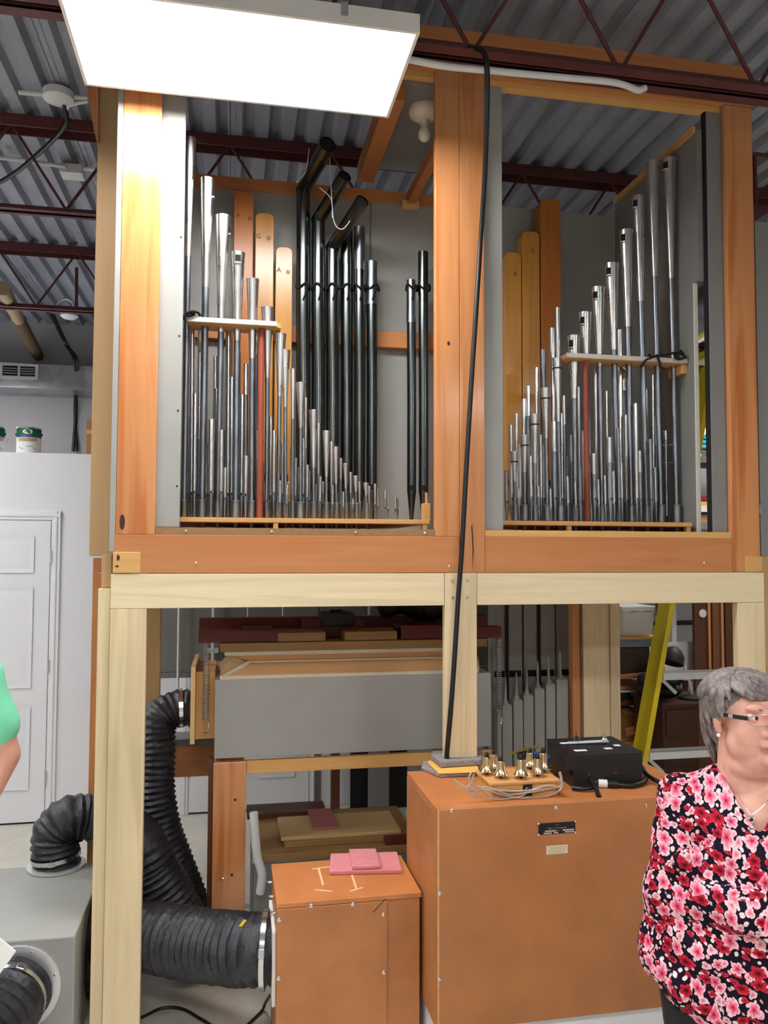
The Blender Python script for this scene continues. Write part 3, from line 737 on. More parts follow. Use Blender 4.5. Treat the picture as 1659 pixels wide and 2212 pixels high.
t = thing('tie', aty(1445, 770, .15), 'black cord tying the right bay rack board', 'cord')
for q in ([(1385, 792), (1395, 778), (1408, 772), (1400, 766)], [(1408, 772), (1425, 768), (1440, 766), (1460, 762), (1475, 766), (1482, 774)], [(1418, 765), (1424, 780), (1428, 793), (1436, 797)], [(1455, 760), (1462, 775), (1478, 772), (1470, 758), (1460, 768)]):
    tie([aty(x, y, .145) for x, y in q], t, .0055)
# the mitred stem ends beside the tallest right-hand pipe
t = thing('mitred_pipe', Vector((aty(1440, 1112, .26).x, .26, ZT+.02)), 'thin zinc pipe with two short side arms at far right', 'organ pipe')
q = lambda x, y: aty(x, y, .26)
MB().tube([q(1440, 1115), q(1438, 940)], .0085, 12).build('pipe_body', ZINC, t, smooth=50)
MB().tube([q(1438, 950), q(1437, 930)], .010, 12).build('tuning_slide', TINSH, t, smooth=50)
for y in (960, 998): MB().tube([q(1432, y+2), q(1470 if y < 990 else 1462, y)], .005, 8).build('side_arm', TINSH, t, smooth=50)

def flue(bay, n, x, y, w, Y, mat, slide=True, group=None, label=None, yb=1112):
    B = aty(x, yb, Y); T = aty(x+(829-x)*.006, y, Y); zb = ZT+.0195
    pb = Vector((B.x, Y, zb)); pt = Vector((T.x, Y, T.z)); r = rad(w, B); d = pt-pb; L = d.length
    t = thing('flue_pipe', pb, label or 'slim tin flue pipe, %s from the left in the %s bay' % (nth(n), bay), 'organ pipe', group or 'slim flue pipes in the %s bay' % bay)
    fl = min(.10, L*.35)
    MB().tube([pb, pb+d*(fl/L)], [r*.35, r*.98], 12).build('pipe_foot', ZINC, t, smooth=50)
    sl = min(.14, L*.3) if slide else 0
    MB().tube([pb+d*(fl/L), pt-d*(sl/L)], r, 14).build('pipe_body', mat, t, smooth=50)
    if slide: MB().tube([pt-d*(sl/L), pt], r*1.09, 14).build('tuning_slide', TINSH, t, smooth=50)
    c = pb+d*(fl/L); m = MB()
    m.add([(c.x+r*1.02*sin(a), c.y-r*1.02*cos(a), c.z+h) for h in (0, .012) for a in (-.6, 0, .6)], [(0, 1, 4, 3), (1, 2, 5, 4)]); m.build('mouth', HOLE, t)
    return t
LF = [(413, 707, 10, .27), (419, 850, 10, .19), (444, 732, 7, .27), (455, 906, 13, .18), (477, 929, 9, .18), (492, 712, 12, .28), (500, 815, 9, .26), (521, 853, 10, .25), (530, 786, 10, .31), (530, 985, 10, .18), (539, 875, 6, .30), (591, 930, 8, .19), (575, 1018, 6, .18), (609, 955, 6, .26), (629, 970, 6, .26), (638, 989, 6, .26), (655, 947, 6, .27), (663, 1004, 6, .19), (668, 1016, 5, .25), (691, 1029, 6, .19), (697, 1040, 5, .26), (718, 1047, 5, .19), (741, 1062, 5, .19), (604, 1038, 6, .18), (619, 1047, 6, .18), (762, 1077, 5, .19), (810, 1045, 5, .22), (816, 1054, 4, .25), (832, 1058, 5, .22), (838, 1069, 4, .25), (854, 1071, 5, .22), (859, 1077, 4, .25),
 (404, 900, 8, .34), (428, 880, 9, .36), (448, 960, 8, .35), (466, 840, 10, .37), (486, 930, 8, .36), (511, 900, 9, .37), (555, 930, 8, .34), (584, 900, 8, .36), (644, 1010, 6, .34), (682, 1045, 5, .34), (552, 700, 8, .40), (463, 770, 9, .42), (430, 700, 10, .44), (514, 760, 9, .43), (592, 960, 7, .30), (485, 1010, 7, .19), (566, 1000, 6, .30)]
LF.sort()
for i, (x, y, w, Y) in enumerate(LF): flue('left', i+1, x, y, w, Y, TINSH if (i*7) % 3 else ZINC, slide=(i*5) % 4 != 0)
RF = [(1208, 665, 12, .36), (1196, 709, 12, .30), (1176, 756, 13, .29), (1161, 794, 9, .28), (1143, 834, 10, .28), (1133, 862, 10, .29), (1117, 894, 9, .28), (1105, 918, 9, .28), (1095, 1016, 9, .20), (1170, 940, 8, .25), (1199, 911, 11, .19), (1215, 893, 7, .25), (1221, 855, 8, .28), (1253, 836, 7, .28), (1285, 980, 11, .19), (1295, 1036, 5, .18), (1309, 1027, 6, .18), (1319, 945, 13, .18), (1328, 1018, 6, .17), (1338, 925, 8, .18), (1345, 1000, 6, .17), (1354, 897, 12, .28), (1376, 872, 10, .18), (1385, 974, 8, .18), (1399, 841, 8, .28), (1408, 949, 9, .18), (1413, 809, 6, .29), (1342, 713, 12, .32), (1361, 690, 13, .34), (1313, 845, 6, .31), (1349, 783, 15, .36), (1289, 794, 7, .31), (1228, 1029, 7, .18), (1255, 1009, 8, .17), (1191, 1056, 6, .18), (1125, 960, 8, .27), (1148, 985, 8, .19), (1122, 1055, 6, .18), (1165, 1050, 6, .18), (1175, 960, 7, .27), (1225, 985, 7, .30), (1236, 940, 8, .33), (1262, 930, 8, .33), (1276, 890, 8, .36), (1300, 900, 8, .37), (1328, 860, 9, .38), (1366, 930, 7, .30), (1392, 900, 8, .36), (1420, 900, 8, .34), (1372, 1000, 7, .25), (1418, 1010, 6, .19), (1245, 1040, 6, .18)]
RF.sort()
for i, (x, y, w, Y) in enumerate(RF): flue('right', i+1, x, y, w, Y, TINSH if (i*7) % 3 else ZINC, slide=(i*5) % 4 != 0, yb=1122)

# large dark zinc pipes along the back of the left bay
def big_zinc(px, w, ytop, Y, label, mitre=None, lit=None):
    B = aty(px, 1100, Y); r = rad(w, B); zb = ZT+.0195
    T = aty(px+(829-px)*.012, ytop, Y); pb = Vector((B.x, Y, zb))
    t = thing('zinc_pipe', pb, label, 'organ pipe', 'large dark zinc pipes in the left bay')
    MB().lathe([(r*.3, 0), (r*.95, .16)], pb, seg=20).build('pipe_foot', ZINCD, t, smooth=50)
    MB().tube([pb+Vector((0, 0, .16)), pb+Vector((0, 0, .6)), Vector((T.x, Y, T.z))], r, 24).build('pipe_body', ZINCD, t, smooth=50)
    c = pb+Vector((0, 0, .165)); m = MB()
    m.add([(c.x+r*1.02*sin(a), c.y-r*1.02*cos(a), c.z+h) for h in (0, .03) for a in (-.6, -.2, .2, .6)], [(0, 1, 5, 4), (1, 2, 6, 5), (2, 3, 7, 6)]); m.build('mouth', HOLE, t)
    if mitre:
        mx, my, mY, mr = mitre; e = aty(mx, my, mY); a = Vector((T.x, Y, T.z-.01)); dd = (e-a)
        MB().tube([a-dd.normalized()*r*.5, e], [r, r*mr], 24, caps=(True, False)).build('mitred_top', ZINCD, t, smooth=50)
        MB().tube([e-dd.normalized()*.012, e-dd.normalized()*.008], r*mr*.96, 24).build('open_end', HOLE, t)
        MB().tube([e-dd.normalized()*.01, e], r*mr*1.02, 24, caps=(False, False)).build('rim', ZINCD, t)
    else:
        sl = T.z-.22
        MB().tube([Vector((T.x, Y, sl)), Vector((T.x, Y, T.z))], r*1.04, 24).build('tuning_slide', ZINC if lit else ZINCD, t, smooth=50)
    zt = aty(px, 622, Y).z
    ring = [(B.x+(r+.006)*cos(a), Y+(r+.006)*sin(a), zt+.012*sin(3*a+px)) for a in [2*pi*k/16 for k in range(17)]]
    MB().tube(ring, .006, 6).build('tie_cord', TIE, t, smooth=60)
    MB().tube(bez([(B.x+r*.4, Y-r*1.05, zt+.01), (B.x+r*.2, Y-r*1.2, zt-.03), (B.x-r*.2, Y-r*1.1, zt-.07)], 10), .005, 6).build('tie_end', TIE, t, smooth=60)
    return t
big_zinc(653, 30, 405, .70, 'tallest dark zinc pipe beside the wooden pipes with mitred top', (708, 312, .36, 1.12))
big_zinc(686, 29, 470, .70, 'dark zinc pipe, second in the row of six, mitred', (745, 380, .44, .95))
big_zinc(717, 28, 530, .70, 'dark zinc pipe, third in the row of six, mitred', (783, 434, .42, 1.0))
big_zinc(748, 26, 480, .72, 'dark zinc pipe, fourth in the row of six')
big_zinc(776, 24, 492, .70, 'dark zinc pipe, fifth in the row of six', lit=1)
big_zinc(803, 23, 566, .70, 'dark zinc pipe, last in the row of six by the grey panel', lit=1)
big_zinc(889, 20, 606, .70, 'dark zinc pipe left of the pair beside the centre stile', lit=1)
big_zinc(915, 22, 545, .70, 'dark zinc pipe right of the pair beside the centre stile')
t = thing('hanging_wire', aty(730, 460, .55), 'loose looped wire hanging among the mitred zinc pipes', 'wire')
for q in ([(712, 340), (716, 420), (722, 480), (740, 495), (760, 470), (765, 455)], [(690, 405), (715, 430), (718, 470)], [(640, 395), (660, 370), (668, 320)]):
    MB().tube(bez([aty(x, y, .5) for x, y in q], 20), .0022, 5).build('wire_strand', STEELW, t, smooth=60)

# square wooden pipes
def wood_pipe(bay, px0, px1, ytop, Y, label, text, mat=YPIPE, peg=False):
    a = aty(px0, 900, Y); b = aty(px1, 900, Y); T = aty((px0+px1)/2, ytop, Y); zb = ZT+.0195
    t = thing('wooden_pipe', ((a.x+b.x)/2, Y, zb), label, 'organ pipe', 'square wooden pipes in the %s bay' % bay)
    w = b.x-a.x; c = .022
    MB().prism([(a.x, Y, zb+.1), (b.x, Y, zb+.1), (b.x, Y, T.z-c), (b.x-c*.35, Y, T.z-c*.35), (b.x-c, Y, T.z), (a.x+c, Y, T.z), (a.x+c*.35, Y, T.z-c*.35), (a.x, Y, T.z-c)], (0, w*.95, 0)).build('pipe_body', mat, t, bevel=.003)
    MB().lathe([(.014, 0), (.018, .1)], ((a.x+b.x)/2, Y+w*.45, zb), seg=12).build('pipe_foot', mat, t, smooth=50)
    part('mouth', HOLE, t, a.x+.012, b.x-.012, Y-.001, Y+.004, zb+.2, zb+.235, 0)
    part('cap', mat, t, a.x+.001, b.x-.001, Y-.012, Y-.001, zb+.1, zb+.2, .002)
    for s, dx, dz in text: text_at(s, .036, ((a.x+b.x)/2+dx, Y-.0015, T.z-dz), plain('stamped_letter', srgb(96, 54, 20), .7), t, 'stamped_letter')
    return t
wood_pipe('left', 500, 543, 412, .70, 'tallest square wooden pipe in the left bay', (('F', -.027, .14), ('#', .03, .145)), wood('reddish_pipe_wood', srgb(176, 104, 46), 'z', .2, .3, .7))
wood_pipe('left', 547, 588, 460, .70, 'middle square wooden pipe in the left bay', (('G', -.03, .13), ('#', .02, .135)))
wood_pipe('left', 592, 629, 533, .70, 'shortest square wooden pipe in the left bay', (('A', -.025, .13), ('#', .02, .135)))
wood_pipe('right', 1092, 1128, 545, .68, 'shortest square wooden pipe in the right bay', (('A', .01, .125),))
wood_pipe('right', 1130, 1168, 500, .68, 'middle square wooden pipe in the right bay', (('G', .01, .115),))
wood_pipe('right', 1171, 1214, 430, .68, 'tallest square wooden pipe in the right bay', (), wood('reddish_pipe_wood', srgb(176, 104, 46), 'z', .2, .3, .7))
# small wooden block at the foot of the left bay's far right
c = aty(922, 1098, .3)
t = thing('wooden_block', (c.x, .3, ZT+.02), 'small pine block beside the last left bay pipes', 'block')
part('block_body', PINE_Z, t, c.x-.022, c.x+.012, .28, .32, ZT+.0195, ZT+.10, .002)
part('block_peg', PINE_Z, t, c.x-.008, c.x+.002, .295, .305, ZT+.10, ZT+.15, .001)

# ================================================================== WIND RESERVOIR ON ITS STAND
YR = .5
rx0, rx1, rz0, rz1, yb = .44, 1.74, .912, 1.262, 1.12
rs = thing('wind_reservoir', (1.09, .8, .9), 'grey bellows wind reservoir with folded ribs inside the lower frame', 'reservoir')
part('reservoir_body', GREY, rs, rx0, rx1, YR, yb, rz0, rz1, .003)
LEA = plain('white_leather', srgb(206, 196, 172), .7, var=.06, nscale=30)
GUS = plain('tan_leather_gusset', srgb(176, 150, 112), .7, var=.1, nscale=14)
RIB = wood('bellows_rib_wood', srgb(204, 162, 116), 'x', .1, .55)
z1 = rz1; z2 = aty(700, 1428, YR+.07).z; z3 = aty(700, 1404, YR).z; inn = .075
part('leather_strip', LEA, rs, rx0+.02, rx1-.06, YR+.001, YR+.02, z1, z1+.018, .003)
def rib(a, b, c, d, ext, mat, name): MB().prism([a, b, c, d], ext).build(name, mat, rs)
rib((rx0+.03, YR+.004, z1+.016), (rx1-.06, YR+.004, z1+.016), (rx1-.16, YR+inn, z2), (rx0+.15, YR+inn, z2), (0, .012, .004), RIB, 'lower_rib')
rib((rx0+.15, YR+inn, z2+.008), (rx1-.16, YR+inn, z2+.008), (rx1-.08, YR+.006, z3-.016), (rx0+.05, YR+.006, z3-.016), (0, .012, .004), RIB, 'upper_rib')
MB().bar((rx0+.035, YR+.002, z1+.016), (rx0+.15, YR+inn-.004, z2+.004), .012, .016).build('leather_strip', LEA, rs)
MB().bar((rx1-.06, YR+.002, z1+.016), (rx1-.16, YR+inn-.004, z2+.004), .012, .016).build('leather_strip', LEA, rs)
MB().bar((rx0+.14, YR+inn-.003, z2+.004), (rx1-.15, YR+inn-.003, z2+.004), .008, .008).build('leather_strip', LEA, rs)
part('leather_strip', LEA, rs, rx0+.04, rx1-.07, YR-.002, YR+.02, z3-.018, z3, .003)
g = MB(); g.add([(rx0+.03, YR+.005, z1+.018), (rx0+.15, YR+inn, z2+.004), (rx0+.05, YR+.008, z3-.016), (rx0+.012, YR+.10, z2-.01)], [(0, 1, 2), (0, 2, 3)]); g.build('gusset', GUS, rs)
g = MB(); g.add([(rx1-.055, YR+.005, z1+.018), (rx1-.16, YR+inn, z2+.004), (rx1-.08, YR+.008, z3-.016), (rx1-.03, YR+.10, z2-.01)], [(0, 1, 2), (0, 2, 3)]); g.build('gusset', GUS, rs)
for s, xx in ((1, rx0+.012), (-1, rx1-.035)):
    MB().prism([(xx, YR+.09, z1), (xx, yb-.05, z1), (xx+s*inn, yb-.09, z2), (xx+s*inn, YR+.13, z2)], (s*.012, 0, .002)).build('lower_rib', RIB, rs)
    MB().prism([(xx+s*inn, YR+.13, z2+.006), (xx+s*inn, yb-.09, z2+.006), (xx+s*.02, yb-.05, z3-.016), (xx+s*.02, YR+.09, z3-.016)], (s*.012, 0, .002)).build('upper_rib', RIB, rs)
part('inner_well', HOLE, rs, rx0+.12, rx1-.15, YR+.10, yb-.1, z1, z3-.02, 0)
zt0 = z3+.001; zt1 = aty(700, 1386, YR).z
part('top_board', BROWNW_X, rs, rx0+.02, rx1-.02, YR-.005, yb, zt0, zt1, .002)
zr1 = aty(700, 1366, YR).z
part('crosspiece', REDWOOD_X, rs, .362, .80, YR+.02, YR+.10, zt1+.001, zr1+.012, .002, 'maroon painted crosspiece')
part('crosspiece', REDWOOD_X, rs, 1.30, 1.80, YR+.02, YR+.10, zt1+.001, zr1+.012, .002, 'maroon painted crosspiece')
part('crosspiece', REDWOOD_X, rs, .355, 1.82, YR+.30, YR+.38, zt1+.03, zr1+.045, .002, 'maroon painted crosspiece')
for x0, x1, y0, dz in ((.56, .70, .06, .0), (.72, .94, .0, -.012), (1.03, 1.28, .0, -.012), (1.30, 1.50, .01, .012), (.85, 1.15, .16, .03)):
    part('weight_slab', BROWNW_X if dz < 0 else REDWOOD_X, rs, x0, x1, YR+.012+y0, YR+.2+y0, zt1+.001, zr1+.012+dz, .002)
def spring(x, y, zt, zb_, r, turns):
    n = turns*10
    MB().tube([(x+r*cos(2*pi*i/10), y+r*sin(2*pi*i/10), zt+(zb_-zt)*i/n) for i in range(n+1)], .0022, 5).build('spring', GALV, rs, smooth=60)
    MB().tube(bez([(x, y, zt), (x+.012, y, zt+.03), (x, y, zt+.05), (x-.012, y, zt+.035), (x-.004, y, zt+.015)], 14), .0022, 5).build('spring_hook', GALV, rs, smooth=60)
    MB().tube(bez([(x, y, zb_), (x+.014, y, zb_-.02), (x+.010, y, zb_-.05), (x-.012, y, zb_-.055), (x-.016, y, zb_-.04)], 14), .0028, 5).build('spring_hook', CHROME, rs, smooth=60)
sp = aty(447, 1390, YR+.06); spb = aty(447, 1556, YR+.06); spring(sp.x, YR+.06, zt1, spb.z, .013, 40)
sp = aty(1069, 1385, YR+.06); spb = aty(1068, 1542, YR+.06); spring(sp.x+.02, YR+.06, zt1, spb.z, .013, 40)
# plywood wind box on its left end, where the upper hose arrives
a = aty(413, 1440, .56); b = aty(455, 1605, .56)
part('wind_box_face', wood('plywood_sheet', srgb(216, 180, 126), 'z', .14, .55), rs, a.x, a.x+.02, .55, 1.0, b.z, a.z, .001)
part('wind_box', PINE_Z, rs, a.x+.021, rx0-.001, .60, .98, b.z+.01, a.z-.03, .002)
# stand
st = thing('reservoir_stand', (1.09, .75, 0), 'stained wooden trestle stand carrying the grey reservoir', 'stand')
part('leg', FIR_Z, st, .437, .583, YR-.01, YR+.028, 0, .896, .002)
part('leg', DKWOOD, st, .415, .436, YR+.02, YR+.09, 0, .905, .002)
part('leg', FIR_Z, st, 1.60, 1.74, YR-.01, YR+.028, 0, .896, .002)
for x in (.44, 1.60): part('leg', FIR_Z, st, x, x+.14, 1.08, 1.118, 0, .905, .002)
part('rail', PINE_X, st, .584, 1.599, YR+.0, YR+.03, .838, .896, .002)
part('rail', FIR_X, st, .585, 1.598, 1.08, 1.115, .80, .90, .002)
a = aty(365, 1612, 1.0); b = aty(452, 1676, 1.0)
part('side_rail', FIR_X, st, a.x, .438, 1.0, 1.03, b.z, a.z, .002)
part('side_shelf', GREYD, st, a.x, .438, .985, 1.16, a.z+.001, a.z+.035, .002)
for x, z in ((.535, .73), (.524, .40)): MB().ell((x, YR-.0105, z), (.006, .002, .007), u=8, v=5).build('knot', KNOT, st)
MB().ell((.485, YR-.012, .385), (.008, .004, .008), u=10, v=6).build('screw_cap', CHROME, st)

# black things lying on the reservoir
a = aty(690, 1322, .72); b = aty(760, 1372, .72)
t = thing('black_case', (a.x+.08, .75, b.z), 'small square black case standing on the reservoir', 'case')
part('case_body', BLACK, t, a.x, b.x, .64, .80, zr1+.013, a.z, .006)
part('case_handle', BLACK, t, a.x+.05, b.x-.05, .70, .72, a.z, a.z+.012, .003)
t = thing('black_bag', (1.35, .75, zr1+.013), 'large dark bag slumped on the reservoir behind centre post', 'bag')
m = MB(); random.seed(3)
a = aty(812, 1320, .75)
for i in range(9): m.ell((a.x+.06+i*.042, .76+random.uniform(-.03, .03), zr1+.013+.112+.02*sin(i)), (.06, .08, .09), u=12, v=8)
m.build('bag_body', BLACK, t, smooth=70)
MB().tube(bez([(a.x+.1, .72, zr1+.19), (a.x+.2, .70, zr1+.25), (a.x+.3, .72, zr1+.19)], 14), .01, 7).build('bag_strap', BLACK, t, smooth=60)

# grey screen and conduits behind
sc = thing('grey_screen', (.95, 1.45, 0), 'dark grey panelled screen standing behind the reservoir', 'screen')
xs = [aty(px, 1350, 1.45).x for px in (318, 462, 534, 610, 690, 790, 890, 985, 1062)]
zlo = aty(400, 1452, 1.45).z
for i in range(len(xs)-1): part('screen_panel', GREYD, sc, xs[i]+.003, xs[i+1]-.003, 1.45, 1.468, zlo, 1.95, .003)
part('screen_rail', GREYD, sc, xs[0], xs[-1], 1.44, 1.475, zlo-.03, zlo-.001, .003)
for x in (xs[0]+.02, xs[4], xs[-1]-.02): part('leg', GREYD, sc, x-.02, x+.02, 1.48, 1.52, 0, 1.9, .002)
for px, y0, y1, lab, w in ((383, 1295, 1560, 'thin white conduit left of the reservoir spring', 6), (460, 1295, 1430, 'white conduit passing behind the reservoir crosspiece', 8), (797, 1295, 1358, 'cream upright strip behind the black case', 5)):
    a = aty(px, y0, 1.40); b = aty(px, y1, 1.40); r = w*.5*dep(a)/FPX
    t = thing('conduit', Vector((b.x, 1.40, b.z)), lab, 'conduit')
    MB().tube([Vector((b.x, 1.40, b.z)), Vector((b.x, 1.40, 1.96))], r, 10).build('conduit_tube', STEELW, t, smooth=60)
    MB().box(b.x-.03, b.x+.03, 1.39, 1.449, b.z+.05, b.z+.075).build('clamp', STEELW, t, bevel=.002)

# ================================================================== HOSES AND GREY BLOWER BOX
def hose(name, pts, r, label, clamps=(), tags=(), pitch=.028, parent=None, amp=.055, tape=None):
    P = bez(pts, 200); L = [0]
    for i in range(1, len(P)): L.append(L[-1]+(P[i]-P[i-1]).length)
    tot = L[-1]; n = int(tot/pitch*4); path = []; rr = []; k = 0
    for i in range(n+1):
        s = tot*i/n
        while k < len(L)-2 and L[k+1] < s: k += 1
        u = (s-L[k])/max(L[k+1]-L[k], 1e-6); path.append(P[k].lerp(P[k+1], min(u, 1)))
        rad_ = r if not hasattr(r, '__len__') else r[0]+(r[1]-r[0])*s/tot
        rr.append(rad_*(1+amp*(abs((i % 4)-2)/2-.5)*2*(.75+.5*random.random())))
    t = thing(name, path[0], label, 'hose', 'black flexible wind hoses') if parent is None else parent
    m = MB(); m.tube(path, rr, 32, caps=(False, False))
    m.v = [tuple(Vector(v)+Vector((random.uniform(-1, 1), random.uniform(-1, 1), random.uniform(-1, 1)))*.0016) for v in m.v]
    m.build('hose_body', HOSE, t, smooth=50)
    for f in clamps:
        i = min(int(f*n), n-1); p = path[i]; d = (path[i+1]-path[max(i-1, 0)]).normalized(); rad_ = rr[i]*1.06
        MB().tube([p-d*.009, p+d*.009], rad_, 32, caps=(False, False)).build('hose_clamp', CHROME, t, smooth=50)
        up = d.cross(Vector((0, 0, 1)).cross(d)).normalized() if abs(d.z) < .9 else Vector((0, -1, 0))
        up = (Vector((0, -1, .35)) - d*d.dot(Vector((0, -1, .35)))).normalized()
        MB().bar(p+up*rad_-d.cross(up)*.014, p+up*rad_+d.cross(up)*.014, .022, .012, up).build('clamp_screw', CHROME, t, bevel=.002)
    return t, path, rr
random.seed(11)
wa = aty(413, 1530, .78)
hose('flexible_hose', [(wa.x+.0, .78, wa.z), (wa.x-.07, .775, wa.z+.0), (wa.x-.15, .75, wa.z-.05), aty(338, 1625, .72), aty(336, 1710, .70), aty(352, 1800, .68), aty(385, 1890, .68), aty(420, 1985, .68), aty(440, 2050, .68)], (.086, .088), 'black flexible hose dropping from the reservoir wind box', (.04,))
gx1 = -.035; gz = .45
hc = atz(122, 1872, gz)
hose('flexible_hose', [(hc.x, hc.y, gz+.012), (hc.x-.008, hc.y, gz+.12), aty(126, 1790, hc.y), aty(152, 1768, hc.y), aty(192, 1766, hc.y+.02), aty(235, 1772, hc.y+.03), aty(300, 1815, .42), aty(335, 1880, .40), aty(385, 1970, .40), aty(415, 2040, .42)], .098, 'black flexible hose arching up from the grey blower box', (.035,))
tb, pth, rr_ = hose('flexible_hose', [aty(196, 2012, .30), aty(250, 2014, .28), aty(320, 2022, .21), aty(400, 2035, .10), aty(480, 2046, -.02), aty(540, 2050, -.10), aty(572, 2050, -.12), aty(602, 2050, -.12)], (.126, .122), 'thick black hose running into the small orange box', (.945,), pitch=.034, amp=.055)
c = aty(523, 1993, -.185); MB().prism([(c.x-.012, c.y, c.z-.012), (c.x+.006, c.y, c.z+.010), (c.x+.016, c.y, c.z+.006), (c.x, c.y, c.z-.014)], (0, .003, 0)).build('yellow_tag', YELLOW, tb)
g = thing('blower_box', (-.6, .25, 0), 'low grey metal blower box on the floor at left', 'blower')
gy0, gy1 = -.085, .62
part('blower_body', GREY, g, -1.1, gx1, gy0, gy1, 0, gz, .006)
MB().lathe([(.118, 0), (.122, .004), (.122, .012), (.10, .014)], (hc.x, hc.y, gz), seg=32).build('collar', ALU, g, smooth=50)
GLOSS = plain('glossy_dark_enamel', srgb(42, 24, 18), .12)
MB().lathe([(.20, 0), (.21, .008), (.20, .022), (.14, .03)], (gx1, .32, .235), (1, 0, 0), 36).build('side_flange', GLOSS, g, smooth=50)
fc = aty(36, 2135, gy0)
MB().lathe([(.150, 0), (.152, .004), (.150, .010), (.12, .012)], (fc.x, gy0, fc.z), (0, -1, 0), 36).build('collar', ALU, g, smooth=50)
for a in (.3, 1.2, 2.1): MB().ell((fc.x+.137*cos(a), gy0-.012, fc.z+.137*sin(a)), (.005, .004, .005), u=8, v=5).build('screw', CHROME, g)
hose('flexible_hose', [(fc.x, gy0-.006, fc.z), (fc.x-.02, gy0-.10, fc.z-.015), (fc.x-.10, gy0-.24, fc.z-.06), (fc.x-.28, gy0-.33, fc.z-.09), (fc.x-.6, gy0-.30, .13)], .122, 'black flexible hose at the bottom left corner', (.07,), pitch=.034)
# floor cord
tag(MB().tube(bez([atz(200, 2235, .008), atz(300, 2200, .008), atz(350, 2178, .008), atz(395, 2180, .008), atz(440, 2205, .008), atz(500, 2235, .008), atz(560, 2190, .008), atz(574, 2165, .05), aty(592, 2138, -.18)], 60), .006, 8).build('floor_cord', CORD, smooth=60), 'thin black cord curling over the floor beside small box', 'cord')

# ================================================================== ORANGE BOXES
SX0, SX1, SY0, SY1, SZ = .675, 1.198, -.306, .055, .601
sb = thing('regulator_box', ((SX0+SX1)/2, -.12, 0), 'small orange plywood box with pink felt on its lid', 'wooden box')
part('box_body', PLY, sb, SX0+.004, SX1, SY0+.012, SY1, 0, SZ-.018, .002)
part('box_lid', PLYTOP, sb, SX0, SX1+.004, SY0+.0, SY1+.004, SZ-.0175, SZ, .002)
part('front_panel', PLY, sb, SX0+.002, aty(836, 2050, SY0).x, SY0-.002, SY0+.0115, 0, SZ-.019, .002)
part('side_flange', WHITEP, sb, SX0-.010, SX0+.003, -.26, .02, aty(590, 2130, -.12).z, aty(590, 1978, -.12).z, .002)
for px, py in ((603, 1987), (672, 1956), (762, 1953), (828, 1975), (602, 2113), (829, 2100)):
    p = aty(px, py, SY0-.002); MB().lathe([(.0075, 0), (.0075, .003), (.004, .005)], p, (0, -1, 0), 10).build('screw', CHROME, sb, smooth=40)
for y in (-.26, -.12, .01): MB().lathe([(.005, 0), (.005, .012), (.007, .013), (.005, .018)], (SX0, y, SZ-.05), (-1, 0, 0), 8).build('screw', CHROME, sb, smooth=40)
for z in (.14, .05): MB().lathe([(.005, 0), (.007, .014), (.005, .018)], (SX0+.004, -.28, z), (-1, 0, 0), 8).build('screw', BLACK, sb, smooth=40)
p0 = aty(806, 1970, SY0-.0025); p1 = aty(833, 1942, SY0-.0025); MB().bar(p0, p1, .0015, .002).build('scratch', HOLE, sb)
CHALK = plain('chalk_mark', srgb(226, 182, 146), .8)
for a, b in (((674, 1877), (712, 1872)), ((688, 1876), (698, 1912)), ((680, 1922), (718, 1925)), ((760, 1890), (770, 1920)), ((756, 1925), (784, 1917))):
    A = atz(*a, SZ+.0004); B = atz(*b, SZ+.0004); MB().bar(A, B, .008, .0006).build('chalk_mark', CHALK, sb)
def felt(name, corners, z, th, mat, label, group=None):
    P = [atz(x, y, z) for x, y in corners]
    m = MB().prism([(p.x, p.y, z+.0006) for p in P], (0, 0, th)); return tag(m.build(name, mat, bevel=.004), label, 'felt pad', group)
felt('felt_pad', ((711, 1891), (869, 1888), (858, 1848), (714, 1852)), SZ, .016, PINKF, 'wide pink felt pad lying on the small orange box', 'pink felts on the small box')
felt('felt_pad', ((761, 1880), (822, 1878), (812, 1840), (754, 1841)), SZ+.017, .014, PINKF, 'narrow pink felt pad stacked on the wider one', 'pink felts on the small box')

BZ = .957
b0 = atz(945, 1750, BZ); BX0 = b0.x; BY0 = b0.y; BY1 = -.012; BX1 = 2.235
bb = thing('blower_cabinet', ((BX0+BX1)/2, (BY0+BY1)/2, .2), 'large orange plywood blower cabinet with black nameplate', 'cabinet')
part('cabinet_front', PLY, bb, BX0, BX1, BY0, BY0+.018, .212, BZ-.001, .002)
part('cabinet_top', PLYTOP, bb, BX0+.001, BX1, BY0+.0185, BY1, BZ-.02, BZ, .002)
part('cabinet_side', PLY, bb, BX0, BX0+.018, BY0+.0185, BY1, .212, BZ-.0205, .002)
part('cabinet_side', PLY, bb, BX1-.018, BX1, BY0+.0185, BY1, .212, BZ-.0205, .002)
part('cabinet_back', PLY, bb, BX0+.0185, BX1-.0185, BY1-.018, BY1, .212, BZ-.0205, .002)
part('edge_strip', PLYEDGE, bb, BX0+.0005, BX0+.006, BY0-.0008, BY0+.001, .212, BZ-.002, 0)
for px, py in ((976, 1751), (1201, 1745), (950, 1930), (950, 2115), (1395, 1740)):
    p = aty(px, py, BY0); MB().lathe([(.0065, 0), (.0065, .002), (.003, .004)], p, (0, -1, 0), 10).build('screw', CHROME, bb, smooth=40)
n0 = aty(1163, 1803, BY0); n1 = aty(1242, 1774, BY0)
pl = MB().box(n0.x, n1.x, BY0-.003, BY0-.0005, n0.z, n1.z).build('nameplate', BLACK, bb, label='black engraved nameplate')
W_ = n1.x-n0.x; H_ = n1.z-n0.z; cx = (n0.x+n1.x)/2
LET = plain('plate_lettering', srgb(150, 144, 150), .4); STAMP = plain('plate_fields', srgb(196, 186, 178), .4)
random.seed(8)
